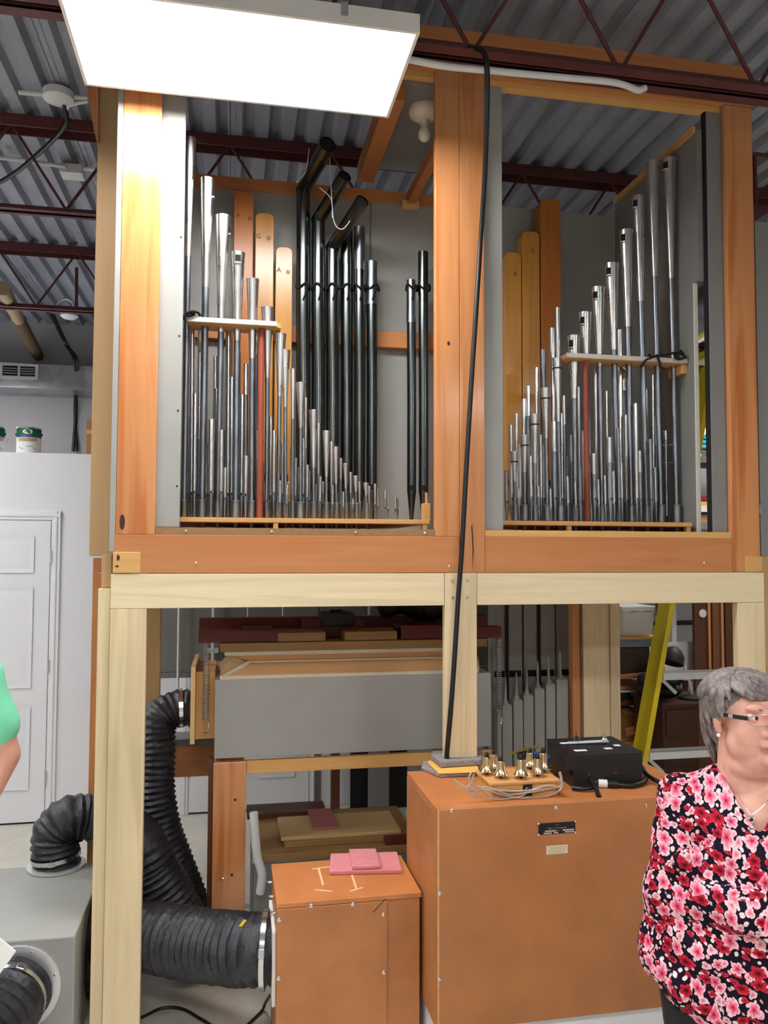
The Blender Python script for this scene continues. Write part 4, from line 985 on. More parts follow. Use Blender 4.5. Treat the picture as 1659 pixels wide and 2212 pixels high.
for zc_, span, hh in ((n1.z-.007, .012, .0022), (n1.z-.0185, .070, .0055), (n1.z-.027, .026, .0026)):      # worn, unreadable engraving
    x = cx-span/2; m = MB()
    while x < cx+span/2:
        w = hh*random.uniform(.5, .8)
        m.box(x, x+w*.3, BY0-.0034, BY0-.003, zc_-hh/2, zc_+hh/2)
        if random.random() < .7: m.box(x, x+w, BY0-.0034, BY0-.003, zc_+hh*(.35 if random.random() < .5 else -.5), zc_+hh*(.5 if random.random() < .5 else -.35))
        x += w*(1.3 if random.random() < .85 else 2.2)
    m.build('engraved_line', LET, pl)
for x0, x1, z0, z1_ in ((.17, .47, .22, .34), (.65, .96, .24, .36), (.13, .35, .04, .15), (.41, .53, .05, .16), (.71, .97, .06, .17)):
    MB().box(n0.x+W_*x0, n0.x+W_*x1, BY0-.0036, BY0-.003, n0.z+H_*z0, n0.z+H_*z1_).build('plate_field', STAMP, pl)
for sx in (n0.x, n1.x):
    for sz in (n0.z, n1.z): MB().ell((sx, BY0-.003, sz), (.004, .003, .004), u=8, v=5).build('rivet', CHROME, pl)
q0 = aty(1180, 1846, BY0); q1 = aty(1226, 1824, BY0)
lb = MB().box(q0.x, q1.x, BY0-.0012, BY0-.0003, q0.z, q1.z).build('paper_label', plain('cream_label', srgb(222, 206, 170), .7), bb)
INK = plain('faded_ink', srgb(160, 148, 118), .7); random.seed(5)
for k in range(6):
    z = q1.z-.006-k*.0052; x = q0.x+.006
    while x < q1.x-.012:
        w = random.uniform(.004, .011); MB().box(x, min(x+w, q1.x-.006), BY0-.0016, BY0-.0012, z-.0009, z+.0009).build('print_mark', INK, lb); x += w+.0025
pn = MB().box(BX0+.01, BX1-.01, BY0+.03, BY1-.03, 0, .211).build('plinth', WALLW, bevel=.004)
tag(pn, 'pale plinth raising the large orange cabinet off the floor', 'plinth')

# felt pads and envelope on the cabinet
felt('felt_pad', ((910, 1664), (950, 1681), (1030, 1676), (1035, 1655), (915, 1650)), BZ, .014, GREYF, 'lower grey wool felt pad under the manila envelope', 'grey felts on the cabinet')
P = [atz(x, y, BZ+.018) for x, y in ((921, 1645), (948, 1671), (1035, 1668), (1030, 1648))]
t = thing('envelope', P[0], 'manila envelope between two grey felt pads', 'envelope')
MB().prism([(p.x, p.y, BZ+.0165) for p in P], (0, 0, .002)).build('envelope_body', ENVEL, t)
MB().bar(P[0].lerp(P[3], .05)+Vector((0, 0, .0012)), P[0].lerp(P[3], .95)+Vector((0, 0, .0012)), .03, .0006).build('envelope_flap', ENVEL, t)
felt('felt_pad', ((931, 1642), (952, 1659), (1040, 1653), (1042, 1634), (934, 1633)), BZ+.020, .024, GREYF, 'upper grey wool felt pad on top of the envelope', 'grey felts on the cabinet')

# ------------------------------------------------------------------ bell unit
e0 = atz(1058, 1724, BZ); e1 = atz(1207, 1722, BZ)
ex0, ex1, ey0 = e0.x, e1.x, (e0.y+e1.y)/2; ey1 = ey0+.16; eh = .062
bu = thing('bell_unit', ((ex0+ex1)/2, ey0+.08, BZ), 'light maple box carrying brass bells on the orange cabinet', 'bell box')
part('bell_box', BIRCH, bu, ex0, ex1, ey0, ey1, BZ+.0006, BZ+eh-.014, .002)
part('bell_box_lid', BIRCH, bu, ex0-.008, ex1+.008, ey0-.008, ey1+.006, BZ+eh-.0135, BZ+eh, .004)
sx = (ex0+ex1)/2+.012
sp_ = part('socket_plate', BLACK, bu, sx-.018, sx+.018, ey0-.0025, ey0-.0004, BZ+.006, BZ+.046, .001)
MB().lathe([(.013, 0), (.013, .006), (.010, .007)], (sx, ey0-.0026, BZ+.026), (0, -1, 0), 20).build('socket', BLACK, sp_, smooth=40)
MB().tube([(sx+.012*cos(a), ey0-.009, BZ+.028+.010*sin(a)) for a in [pi*i/10 for i in range(11)]], .0012, 6).build('bail', CHROME, sp_, smooth=60)
bell_spots = ((.036, .032, 1.12), (.138, .030, 1.15), (.0875, .016, 1.22), (.010, .085, 1.15), (.170, .085, 1.25), (.040, .13, 1.1), (.145, .13, 1.1))
names = ['front left brass bell on the maple box', 'front right brass bell on the maple box', 'brass bell at the front centre of the maple box', 'brass bell at the left edge of the maple box', 'brass bell at the right edge of the maple box', 'brass bell at the back left of the maple box', 'brass bell at the back right of the maple box']
wsc = (ex1-ex0)/.18
for (dx, dy, s), lab in zip(bell_spots, names):
    o = Vector((ex0+dx*wsc, ey0+dy+.008, BZ+eh))
    t = thing('brass_bell', o, lab, 'bell', 'brass bells on the maple box')
    MB().lathe([(.005, 0), (.005, .016)], o, seg=10).build('bell_stem', BLACK, t, smooth=40)
    pr = [(.0235, .012), (.0245, .013), (.022, .017), (.0175, .024), (.0150, .034), (.0135, .046), (.0130, .054), (.0120, .057), (.004, .058)]
    MB().lathe([(r*s, z*s) for r, z in pr], o, seg=28).build('bell_body', BRASS, t, smooth=60)
    MB().ell(o+Vector((0, 0, .064*s)), (.0072*s, .0072*s, .0075*s), u=14, v=9).build('bell_knob', BLACK, t, smooth=90)
# cable coiled round the bell unit
t = thing('cable_coil', (ex0, ey0-.03, BZ), 'grey cable coiled loosely around the bell box', 'cable')
def cab(pts, r=.0032):
    P = [aty(x, y, ey0-.014-.004*(i % 2)) for i, (x, y, z) in enumerate(pts)]
    for p in P: p.z = max(p.z, BZ+.005)
    MB().tube(bez(P, 60), r, 7).build('cable_loop', CABLE, t, smooth=60)
cab([(980, 1684, .004), (1000, 1698, .005), (1025, 1708, .006), (1055, 1706, .010), (1110, 1709, .014), (1160, 1706, .014), (1205, 1700, .016), (1213, 1690, .02), (1208, 1668, .03)])
cab([(1020, 1666, .018), (1013, 1680, .012), (1020, 1694, .012), (1050, 1706, .012), (1090, 1718, .006), (1130, 1724, .004), (1180, 1720, .006), (1210, 1706, .012), (1214, 1685, .02), (1210, 1668, .03)])
cab([(1008, 1702, .004), (1012, 1714, .004), (1040, 1722, .004), (1075, 1730, .004), (1100, 1729, .004), (1125, 1720, .004), (1150, 1706, .012), (1185, 1697, .016), (1212, 1702, .014)])
cab([(1024, 1672, .016), (1018, 1690, .010), (1008, 1704, .004), (1016, 1716, .004), (1045, 1700, .012), (1075, 1708, .010), (1100, 1716, .008), (1140, 1712, .01), (1180, 1706, .012)])
# mug, film bag and ruler behind the bells
c = atz(1113, 1668, BZ); c.y = ey1+.05
t = thing('dark_cup', (c.x, c.y, BZ), 'dark cylindrical cup standing behind the brass bells', 'cup')
MB().lathe([(.026, 0), (.030, .004), (.032, .105), (.030, .106), (.028, .104), (.026, .01)], (c.x, c.y, BZ), seg=24).build('cup_body', plain('navy_glaze', srgb(16, 16, 30), .3), t, smooth=50)
ru = MB().bar((c.x-.06, c.y-.01, BZ+.108), (c.x+.06, c.y+.02, BZ+.122), .018, .004).build('brass_ruler', plain('worn_brass_strip', srgb(150, 130, 70), .4, .7))
tag(ru, 'dull brass strip resting across the dark cup', 'metal strip')
t = thing('film_bag', (c.x+.075, c.y+.03, BZ), 'crumpled blue and white plastic bag behind the bells', 'bag')
m = MB(); random.seed(9)
for i in range(7): m.ell((c.x+.06+random.uniform(0, .05), c.y+.03+random.uniform(-.02, .02), BZ+.03+random.uniform(0, .06)), (.022, .02, random.uniform(.012, .024)), u=9, v=6)
m.build('blue_film', BLUEP, t, smooth=40)
m = MB()
for i in range(4): m.ell((c.x+.07+random.uniform(0, .05), c.y+.02+random.uniform(-.02, .0), BZ+.03+random.uniform(0, .05)), (.018, .016, .014), u=9, v=6)
m.build('white_film', PAPER, t, smooth=40)
# ------------------------------------------------------------------ black amplifier box
a0 = atz(1240, 1704, BZ); a1 = atz(1388, 1695, BZ)
ax0, ax1, ay0 = a0.x, a1.x, a0.y; ah = .125; ay1 = ay0+.26
am = thing('power_supply', ((ax0+ax1)/2, ay0+.12, BZ), 'black metal power supply box on the orange cabinet', 'electronics')
part('supply_body', AMPB, am, ax0, ax1, ay0, ay1, BZ+.0006, BZ+ah-.004, .003)
part('supply_lid', AMPB, am, ax0-.004, ax1+.004, ay0-.004, ay1+.002, BZ+ah-.0035, BZ+ah, .001)
for dx in (.06, .17): MB().ell((ax0+dx, ay0-.0005, BZ+.05), (.003, .002, .003), u=8, v=5).build('screw', CHROME, am)
for dx, dy, w in ((.03, .05, .05), (.025, .17, .06), (.16, .06, .03), (.22, .10, .025)): part('sticker', PAPER, am, ax0+dx, ax0+dx+w, ay0+dy, ay0+dy+.022, BZ+ah, BZ+ah+.0006, 0)
t = thing('meter_arm', (ax0+.16, ay0+.15, BZ+ah), 'clear plastic strip with two knobs lying on the power supply', 'tool')
MB().bar((ax0+.05, ay0+.16, BZ+ah+.006), (ax0+.21, ay0+.14, BZ+ah+.012), .022, .005).build('strip', plain('clear_strip', srgb(206, 212, 216), .15), t, bevel=.001)
for dx, dy in ((.09, .17), (.19, .13)): MB().lathe([(.012, 0), (.013, .01), (.009, .018), (.006, .026), (.009, .03), (.002, .034)], (ax0+dx, ay0+dy, BZ+ah+.006), seg=16).build('knob', GLASS, t, smooth=50)
t = thing('power_lead', a0, 'thick black lead with inline plug in front of power supply', 'cable')
def lead(pts, r, mat=CORD, nm='lead'): MB().tube(bez([atz(x, y, BZ+z) for x, y, z in pts], 50), r, 12).build(nm, mat, t, smooth=60)
lead([(1228, 1672, .05), (1238, 1660, .05), (1255, 1663, .05), (1275, 1682, .035), (1288, 1705, .015), (1294, 1722, .002)], .0085)
lead([(1236, 1702, .010), (1262, 1704, .012), (1290, 1700, .014)], .008)
lead([(1262, 1688, .018), (1292, 1692, .016)], .016, CORD, 'plug')
lead([(1292, 1692, .016), (1311, 1693, .015)], .0155, WHITEP, 'plug_band')
lead([(1311, 1693, .015), (1334, 1694, .014)], .017, CORD, 'plug')
lead([(1334, 1695, .013), (1365, 1697, .011), (1390, 1690, .011), (1396, 1676, .014), (1388, 1658, .03)], .009)
lead([(1388, 1664, .03), (1404, 1678, .02), (1430, 1692, .012), (1470, 1706, .010)], .008)
t = thing('test_lead', (ax0-.03, ay0+.1, BZ), 'white and green thin wires between bells and power supply', 'wire')
for pts, mt in (([(1196, 1640, .03), (1210, 1652, .02), (1216, 1668, .01), (1208, 1690, .01)], WHITEP), ([(1200, 1622, .06), (1214, 1640, .04), (1220, 1655, .02), (1210, 1672, .01)], STEELW), ([(1190, 1632, .05), (1215, 1637, .05), (1235, 1634, .06)], plain('green_wire', srgb(60, 150, 100), .4))):
    MB().tube(bez([atz(x, y, BZ+z) for x, y, z in pts], 20), .0022, 6).build('wire_strand', mt, t, smooth=60)

# ================================================================== BOARDS AND GREY CABINET UNDER THE RESERVOIR
gc = thing('grey_cabinet', (.95, .75, 0), 'grey painted cabinet under the stacked boards', 'cabinet')
part('cabinet_body', GREYD, gc, .62, 1.42, .50, 1.05, 0, .44, .004)
part('cabinet_lip', PALE, gc, .615, 1.425, .495, 1.055, .441, .455, .002)
MB().tube(bez([aty(548, 1755, .44), aty(551, 1800, .44), aty(556, 1850, .44), aty(566, 1890, .44), aty(562, 1930, .44)], 20), .02, 10).build('white_hose', STEELW, gc, smooth=60)
def board(name, px, z, th, mat, label, cat='board'):
    P = [atz(x, y, z) for x, y in px]
    return tag(MB().prism([(p.x, p.y, z+.0006) for p in P], (0, 0, th)).build(name, mat, bevel=.002), label, cat, 'boards stacked under the reservoir')
z = .456; fb = aty(568, 1846, .48)
def flat(name, x0, x1, y0, y1, z0, z1, mat, label, cat='board'):
    return tag(MB().box(x0, x1, y0, y1, z0, z1).build(name, mat, bevel=.002), label, cat, 'boards stacked under the reservoir')
flat('large_board', .64, 1.39, .47, 1.04, z, z+.03, BROWNW_X, 'large brown board at the bottom of the stack')
flat('plywood_panel', .76, 1.34, .53, .86, z+.031, z+.055, BROWNW_X, 'middle plywood panel of the stack below reservoir')
flat('plywood_panel', .745, 1.31, .55, .84, z+.056, z+.072, wood('pale_board', srgb(190, 158, 106), 'x', .15, .5), 'top plywood panel of the stack below reservoir')
flat('dark_board', .60, 1.0, .95, 1.10, z+.031, z+.06, DKWOOD, 'dark board at the back of the stack')
flat('brown_block', 1.22, 1.36, .48, .525, z+.031, z+.062, REDWOOD_X, 'reddish brown block on the front right of stack', 'block')
fs = MB().box(.90, 1.02, .62, .90, z+.0725, z+.082).build('felt_strip', plain('dusky_pink_felt', srgb(170, 100, 98), .95), bevel=.003)
tag(fs, 'dusky pink felt strip lying on the stacked boards', 'felt pad')
# ================================================================== RIGHT BACKGROUND
GP = plain('grey_pipe_paint', srgb(150, 150, 142), .5, var=.05)
short = [(1074, 1084, 1533), (1085, 1107, 1525), (1109, 1130, 1514), (1131, 1153, 1504), (1155, 1177, 1490), (1179, 1200, 1479), (1202, 1228, 1468)]
for i, (p0, p1, yt) in enumerate(short):
    a = aty(p0, yt, .92); b = aty(p1, yt, .92); cx = (a.x+b.x)/2
    a.x = max(a.x, 1.752)
    t = thing('grey_wooden_pipe', (cx, .96, 0), 'short grey square wooden pipe, %s from left in the lower row' % nth(i+1), 'organ pipe', 'short grey wooden pipes behind the frame')
    part('pipe_body', GP, t, a.x+.001, b.x-.001, .92, .985, .0, a.z, .003)
    if i > 0:
        MB().lathe([(.020, 0), (.017, .012), (.008, .03), (.007, .12), (.003, .15)], (cx, .95, a.z), seg=12).build('stopper', GP, t, smooth=50)
        part('stopper_block', GP, t, a.x+.006, b.x-.006, .925, .98, a.z, a.z+.006, .001)
tall = [1062, 1094, 1130, 1163, 1201, 1238]
for i in range(5):
    a = aty(tall[i], 1400, 1.06); b = aty(tall[i+1], 1400, 1.06)
    t = thing('grey_wooden_pipe', ((a.x+b.x)/2, 1.1, 0), 'tall grey wooden pipe, %s from left behind the short ones' % nth(i+1), 'organ pipe', 'tall grey wooden pipes behind the frame')
    part('pipe_body', GP, t, a.x+.005, b.x-.005, 1.06, 1.14, 0, 1.76, .003)
    zm = aty(1100, 1454, 1.05).z
    part('mouth', HOLE, t, a.x+.016, b.x-.014, 1.056, 1.0598, zm-.022, zm+.012, 0)
    part('cap', GP, t, a.x+.008, b.x-.008, 1.052, 1.0597, zm-.16, zm-.024, .002)
    if i in (1, 3): MB().tube([(a.x, 1.045, .6), (a.x, 1.045, 1.76)], .009, 8).build('dark_rod', BLACK, t, smooth=50)

# shelf unit in the middle background
YS = 1.75
def X(px, Y=YS): return aty(px, 1400, Y).x
def Z(py, Y=YS, px=1370): return aty(px, py, Y).z
sh = thing('shelf_unit', (2.7, YS+.2, 0), 'low wooden shelf unit right of the grey pipes', 'shelf')
part('shelf', PINE_X, sh, X(1248), X(1432), YS, YS+.4, Z(1382), Z(1376), .001)
part('shelf_beam', plain('blue_grey_steel', srgb(112, 122, 128), .5), sh, X(1248), X(1432), YS+.005, YS+.03, Z(1398), Z(1382)-.001, .001)
for px in (1424, 1246): part('upright', plain('dark_steel_upright', srgb(84, 76, 76), .5), sh, X(px)-.025, X(px)+.02, YS-.03, YS-.002, 0, Z(1300)+.2, .001)
MB().bar((X(1334), YS-.01, Z(1460)), (X(1425), YS-.01, Z(1453)), .02, .02).build('shelf_edge', FIR_X, sh)
part('shelf', PINE_X, sh, X(1256), X(1425), YS, YS+.4, Z(1464), Z(1458), .001)
part('shelf', PINE_X, sh, X(1250), X(1420), YS, YS+.4, Z(1610), Z(1603), .001)
part('upright', DKWOOD, sh, X(1381)-.02, X(1381)+.02, YS-.02, YS-.001, 0, Z(1462), .001)
MB().bar((X(1345), YS-.03, Z(1578)), (X(1398), YS-.03, Z(1568)), .02, .05).build('brace', FIR_X, sh)
t = thing('white_bin', (X(1385), YS+.15, Z(1376)), 'off-white plastic storage bin on the low shelf', 'bin')
m = MB(); z0 = Z(1376)+.001; z1_ = Z(1322)
m.prism([(X(1354), YS+.04, z0), (X(1415), YS+.04, z0), (X(1420), YS+.02, z1_), (X(1350), YS+.02, z1_)], (0, .28, 0)); m.build('bin_body', WHITEP, t, bevel=.006)
part('bin_lid', WHITEP, t, X(1345), X(1424), YS+.0, YS+.32, z1_+.001, z1_+.035, .004)
for px in (1372, 1402): part('bin_latch', GREYD, t, X(px)-.03, X(px)+.02, YS-.003, YS-.0002, z1_+.001, z1_+.006, 0)
t = thing('dark_carton', (X(1375), YS+.2, Z(1457)), 'dark brown cardboard carton on the middle shelf', 'box')
part('carton_body', plain('dark_card', srgb(70, 56, 44), .8), t, X(1336), X(1408), YS+.03, YS+.34, Z(1458)+.001, Z(1399), .003)
part('carton_flap', plain('dark_card', srgb(70, 56, 44), .8), t, X(1337), X(1407), YS+.026, YS+.0297, Z(1412), Z(1401), .001)
for i, (y0, y1, mt, lab) in enumerate(((1490, 1482, CARD, 'flat tan board low in the shelf pile'), (1496, 1491, PAPER, 'pale sheet board low in the shelf pile'), (1512, 1497, BLACK, 'dark board low in the shelf pile'))):
    o = MB().box(X(1340), X(1408)+.02*i, YS+.01, YS+.3, Z(y0), Z(y1)-.001).build('stored_board', mt, bevel=.001); tag(o, lab, 'board', 'boards on the shelf unit')
part('shelf', DKWOOD, sh, X(1332), X(1425), YS, YS+.4, Z(1524), Z(1512)-.001, .001)
t = thing('carton', (X(1358), YS+.2, Z(1603)), 'open tan cardboard carton on the lowest visible shelf', 'box')
part('carton_body', CARD, t, X(1341), X(1377), YS+.02, YS+.34, Z(1603)+.001, Z(1532), .003)
MB().prism([(X(1341), YS+.018, Z(1532)), (X(1377), YS+.018, Z(1538)), (X(1374), YS-.04, Z(1545)), (X(1343), YS-.04, Z(1540))], (0, 0, .004)).build('carton_flap', CARD, t)
t = thing('carton', (X(1254), YS+.2, Z(1603)), 'tan cardboard carton between the orange and pale posts', 'box')
part('carton_body', CARD, t, X(1247), X(1330), YS+.05, YS+.34, Z(1603)+.001, Z(1520), .003)
part('carton_tape', PINE_X, t, X(1270), X(1280), YS+.047, YS+.0498, Z(1603)+.001, Z(1520), 0)

# yellow stepladder
ld = thing('stepladder', aty(1344, 1963, .95), 'tall yellow fibreglass stepladder behind the right bay', 'ladder')
la = aty(1341, 1965, .98); la.z = 0; lt = aty(1538, 770, 1.25)
ra = la+Vector((.80, .0, 0)); rt = lt+Vector((.42, 0, 0))
def chan(a, b, nm):
    m = MB(); m.bar(a, b, .032, .075, (0, 1, 0)); return m.build(nm, YELLOW, ld, bevel=.003)
chan(la, lt, 'front_rail'); chan(ra, rt, 'front_rail')
bl = la+Vector((.012, .085, 0)); br = ra+Vector((-.012, .085, 0))
chan(bl, lt+Vector((.012, .085, -.05)), 'rear_rail'); chan(br, rt+Vector((-.012, .085, -.05)), 'rear_rail')
zA = aty(1470, 1452, 1.09).z; zB = aty(1450, 1622, 1.04).z; dz_ = zA-zB
for zz in (zB-dz_, zB, zA, zA+dz_, zA+2*dz_, zA+3*dz_):
    f = zz/lt.z; a = la.lerp(lt, f); b = ra.lerp(rt, f)
    MB().box(a.x+.015, b.x-.015, a.y-.04, a.y+.04, zz-.006, zz+.006).box(a.x+.015, b.x-.015, a.y-.042, a.y-.036, zz-.035, zz+.006).build('step', ALU, ld, bevel=.001)
for zz in (zB, zA):
    f = zz/lt.z; a = la.lerp(lt, f); MB().bar((a.x+.02, a.y, zz-.03), (a.x+.12, a.y, zz-.12), .004, .02).build('brace', GALV, ld)
MB().bar(lt.lerp(la, .5)+Vector((.02, .02, .24)), lt.lerp(ra, .42)+Vector((0, .1, -.0)), .012, .05).build('spreader', plain('olive_spreader', srgb(120, 112, 40), .5), ld)
part('ladder_cap', YELLOW, ld, lt.x-.05, rt.x+.05, lt.y-.07, lt.y+.2, lt.z-.01, lt.z+.04, .01)

# dark cabinet with lamp and clutter
YC = 1.35
def XC(px): return aty(px, 1550, YC).x
def ZC(py): return aty(1480, py, YC).z
zt = ZC(1518)
dc = thing('dark_cabinet', (XC(1500), YC+.25, 0), 'dark brown wooden cabinet behind the yellow ladder', 'cabinet')
part('cabinet_body', DKCAB, dc, XC(1432), XC(1508), YC, YC+.37, 0, zt-.02, .003)
part('cabinet_body', wood('brown_cabinet_wood', srgb(96, 54, 30), 'z', .2, .45), dc, XC(1508)+.001, XC(1610), YC, YC+.37, 0, zt-.02, .003)
part('cabinet_top', DKCAB, dc, XC(1428), XC(1614), YC-.02, YC+.38, zt-.0195, zt, .002)
part('drawer_front', DKCAB, dc, XC(1438), XC(1503), YC-.012, YC-.001, zt-.2, zt-.04, .003)
t = thing('black_bundle', (XC(1460), YC+.3, zt), 'heap of black cloth and cables on the dark cabinet', 'bundle')
m = MB(); random.seed(21)
for i in range(14): m.ell((XC(1432)+random.uniform(0, .26), YC+.25+random.uniform(-.07, .07), zt+.03+random.uniform(0, .09)), (.06, .06, random.uniform(.03, .05)), u=10, v=7)
m.build('bundle_body', BLACK, t, smooth=60)
c = aty(1495, 1512, YC+.12); o = Vector((c.x, YC+.12, zt))
t = thing('desk_lamp', o, 'black desk lamp with pale arm on the dark cabinet', 'lamp')
MB().lathe([(.085, 0), (.085, .012), (.06, .02), (.012, .026)], o, seg=24).build('lamp_base', BLACK, t, smooth=50)
e = aty(1470, 1415, YC+.12)
MB().tube(bez([o+Vector((0, 0, .02)), aty(1488, 1470, YC+.12), e], 16), .008, 8).build('lamp_arm', WHITEP, t, smooth=60)
s = aty(1452, 1422, YC+.10)
MB().lathe([(.018, -.075), (.045, -.06), (.072, -.02), (.078, .03), (.07, .035), (.066, -.01)], s, Vector((-.35, -.2, -.9)), 24).build('lamp_shade', BLACK, t, smooth=50)
MB().tube([e, s+Vector((.03, 0, .06))], .012, 8).build('lamp_joint', BLACK, t, smooth=60)
# leaning brown door boards and white sheet
YL = 2.1
for i, (p0, p1, y0, lab, mt) in enumerate(((1500, 1538, 1280, 'leaning brown door with round hole', DKWOOD), (1539, 1566, 1290, 'leaning brown panel between two doors', wood('mid_brown', srgb(124, 76, 44), 'z', .2, .5)), (1567, 1600, 1285, 'leaning brown frame nearest the right post', DKWOOD))):
    a = aty(p0, 1400, YL); b = aty(p1, 1400, YL)
    t = thing('leaning_door', (a.x, YL, 0), lab, 'panel', 'brown panels leaning at the back')
    part('panel_board', mt, t, a.x+.004, b.x-.004, YL, YL+.03, 0, 1.85, .002)
    part('panel_strip', FIR_Z, t, b.x-.035, b.x-.015, YL-.012, YL-.001, .05, 1.84, .001)
    if i == 0: MB().lathe([(.03, 0), (.03, .004)], aty(1518, 1325, YL-.001), (0, -1, 0), 16).build('round_hole', WHITEP, t)
a = aty(1384, 1388, 1.95); b = aty(1470, 1440, 1.95)
t = thing('white_sheet', (a.x, 2.2, 0), 'tilted white board behind the desk lamp', 'board')
MB().prism([aty(1384, 1389, 2.2), aty(1500, 1386, 2.2), aty(1500, 1470, 2.2), aty(1400, 1470, 2.2)], (0, .012, 0)).build('sheet', PAPER, t)
MB().bar(aty(1420, 1470, 2.21), Vector((aty(1420, 1470, 2.21).x, 2.25, 0)), .03, .03).build('sheet_leg', DKWOOD, t)
MB().bar(aty(1480, 1470, 2.21), Vector((aty(1480, 1470, 2.21).x, 2.25, 0)), .03, .03).build('sheet_leg', DKWOOD, t)
struct(MB().box(1.62, 7, 3.3, 3.4, 0, 2.6).build('wall_rear', WALLG), 'grey partition behind the shelves')
part('trim', BLACK, bpy.data.objects['wall_rear'], 2.5, 6.5, 3.292, 3.299, aty(1490, 1345, 3.3).z-.02, aty(1490, 1345, 3.3).z+.02, 0)
# tall open shelf seen through the slit beside the right bay
YT = 2.3
def XT(px): return aty(px, 1000, YT).x
def ZT_(py): return aty(1520, py, YT).z
ts = thing('tall_shelf', (XT(1530), YT+.2, 0), 'tall pale shelf rack glimpsed through the right bay slit', 'shelf')
xa, xb = XT(1502), XT(1502)+1.1
for y0, y1 in ((920, 908), (986, 972), (1106, 1094), (1140, 1128)): part('shelf', WHITEP, ts, xa, xb, YT, YT+.4, ZT_(y0), ZT_(y1), .002)
for x in (xa, xb-.04): part('upright', WHITEP, ts, x, x+.04, YT+.36, YT+.4, 0, 3.0, .002)
MB().bar((XT(1512), YT+.01, ZT_(945)), (XT(1534), YT+.01, ZT_(922)), .03, .03).build('bracket', WHITEP, ts)
for k, (y0, y1) in enumerate(((948, 938), (958, 949), (968.5, 959))): 
    tag(MB().box(XT(1511), XT(1511)+.28, YT+.03, YT+.3, ZT_(y0)+(.001 if k < 2 else .009), ZT_(y1)).build('teal_blanket', TEAL, bevel=.012), 'folded teal blanket, %s of the stack of three' % ('top', 'middle', 'bottom')[k], 'blanket', 'teal blankets on the tall shelf')
tag(MB().box(XT(1513), XT(1513)+.3, YT+.03, YT+.3, ZT_(1083), ZT_(1068)).build('maroon_cloth', MAROON, bevel=.012), 'folded maroon cloth above the pine board on the rack', 'cloth')
tag(MB().box(XT(1511), XT(1511)+.4, YT+.02, YT+.3, ZT_(1093.5), ZT_(1083)-.001).build('pine_board', PINE_X, bevel=.002), 'pine board lying on the tall rack shelf', 'board')
tag(MB().box(XT(1511), XT(1511)+.4, YT+.02, YT+.3, ZT_(1127.5), ZT_(1112)).build('tan_tray', CARD, bevel=.002), 'tan tray on the lowest rack shelf in the slit', 'tray')
c = Vector((XT(1528), YT+.15, ZT_(908)+.001))
t = thing('white_light_standin', c, 'round white drum standing in for a bright light', 'stand-in')  # white drum put in place of a bright round light
MB().lathe([(.10, 0), (.12, .20), (.125, .2), (.125, .215), (.11, .21)], c, seg=24).build('standin_body', WHITEP, t, smooth=50)
MB().lathe([(.11, .212), (.001, .216)], c, seg=24).build('standin_lid', WHITEP, t, smooth=50)
# dark storage behind, right of the second door
ds = thing('storage_rack', (2.0, 2.45, 0), 'dark open storage rack right of the lower white door', 'rack')
for px in (725, 812): part('upright', DKWOOD, ds, aty(px, 1700, 2.4).x-.03, aty(px, 1700, 2.4).x+.03, 2.4, 2.46, 0, 1.7, .002)
part('rack_back', BLACK, ds, aty(757, 1700, 2.5).x, aty(880, 1700, 2.5).x, 2.5, 2.52, 0, 1.7, .002)
part('rack_strip', GREYD, ds, aty(795, 1700, 2.39).x, aty(840, 1700, 2.39).x, 2.38, 2.398, 0, 1.7, .002)

# ================================================================== PEOPLE
def fused(mb, voxel, smooth_it=6, keep=1.0):
    """one continuous surface from overlapping volumes"""
    me = mb.mesh('tmp', BLACK); o = bpy.data.objects.new('tmp', me); COL.objects.link(o)
    r = o.modifiers.new('r', 'REMESH'); r.mode = 'VOXEL'; r.voxel_size = voxel
    s = o.modifiers.new('s', 'SMOOTH'); s.factor = .5; s.iterations = smooth_it
    dg = bpy.context.evaluated_depsgraph_get(); out = bpy.data.meshes.new_from_object(o.evaluated_get(dg))
    COL.objects.unlink(o); bpy.data.objects.remove(o); out.materials.clear()
    out.polygons.foreach_set('use_smooth', [True]*len(out.polygons)); return out
def place(me, M, name, mat, parent):
    me.transform(M); me.materials.append(mat); me.name = name; return link(name, me, parent)
def finger_set(mb, wrist, d, up, side, curl, s=1.0):
    """palm and five fingers; d along the hand, up = back of hand, side = towards the thumb"""
    wrist = Vector(wrist); d = Vector(d).normalized(); side = (Vector(side)-d*Vector(side).dot(d)).normalized(); up = side.cross(d) if side.cross(d).dot(Vector(up)) > 0 else d.cross(side)
    R3 = Matrix((side, d, up)).transposed()
    mb.ell(wrist+d*.045*s, (.040*s, .052*s, .016*s), R3, 12, 8)
    mb.caps(wrist-d*.02*s, wrist+d*.03*s, .024*s, .026*s)
    for k, (off, L) in enumerate(((.029, .068), (.010, .078), (-.009, .072), (-.027, .056))):
        p = wrist+d*.083*s+side*off*s; a = 0; q = p
        for j, f in enumerate((.45, .32, .23)):
            a += curl*(.7+.3*j); dd = d*cos(a)-up*sin(a)
            n = q+dd*L*f*s; mb.caps(q, n, (.0088-.0008*j)*s, (.0083-.0009*j)*s, 8); q = n
    p = wrist+d*.022*s+side*.030*s; q = p
    for j, L in enumerate((.038, .030, .024)):
        dd = (d*(.55+.15*j)+side*(.75-.35*j)-up*(.25+.15*j)).normalized(); n = q+dd*L*s; mb.caps(q, n, .0105*s-.001*j, .0095*s-.001*j, 8); q = n

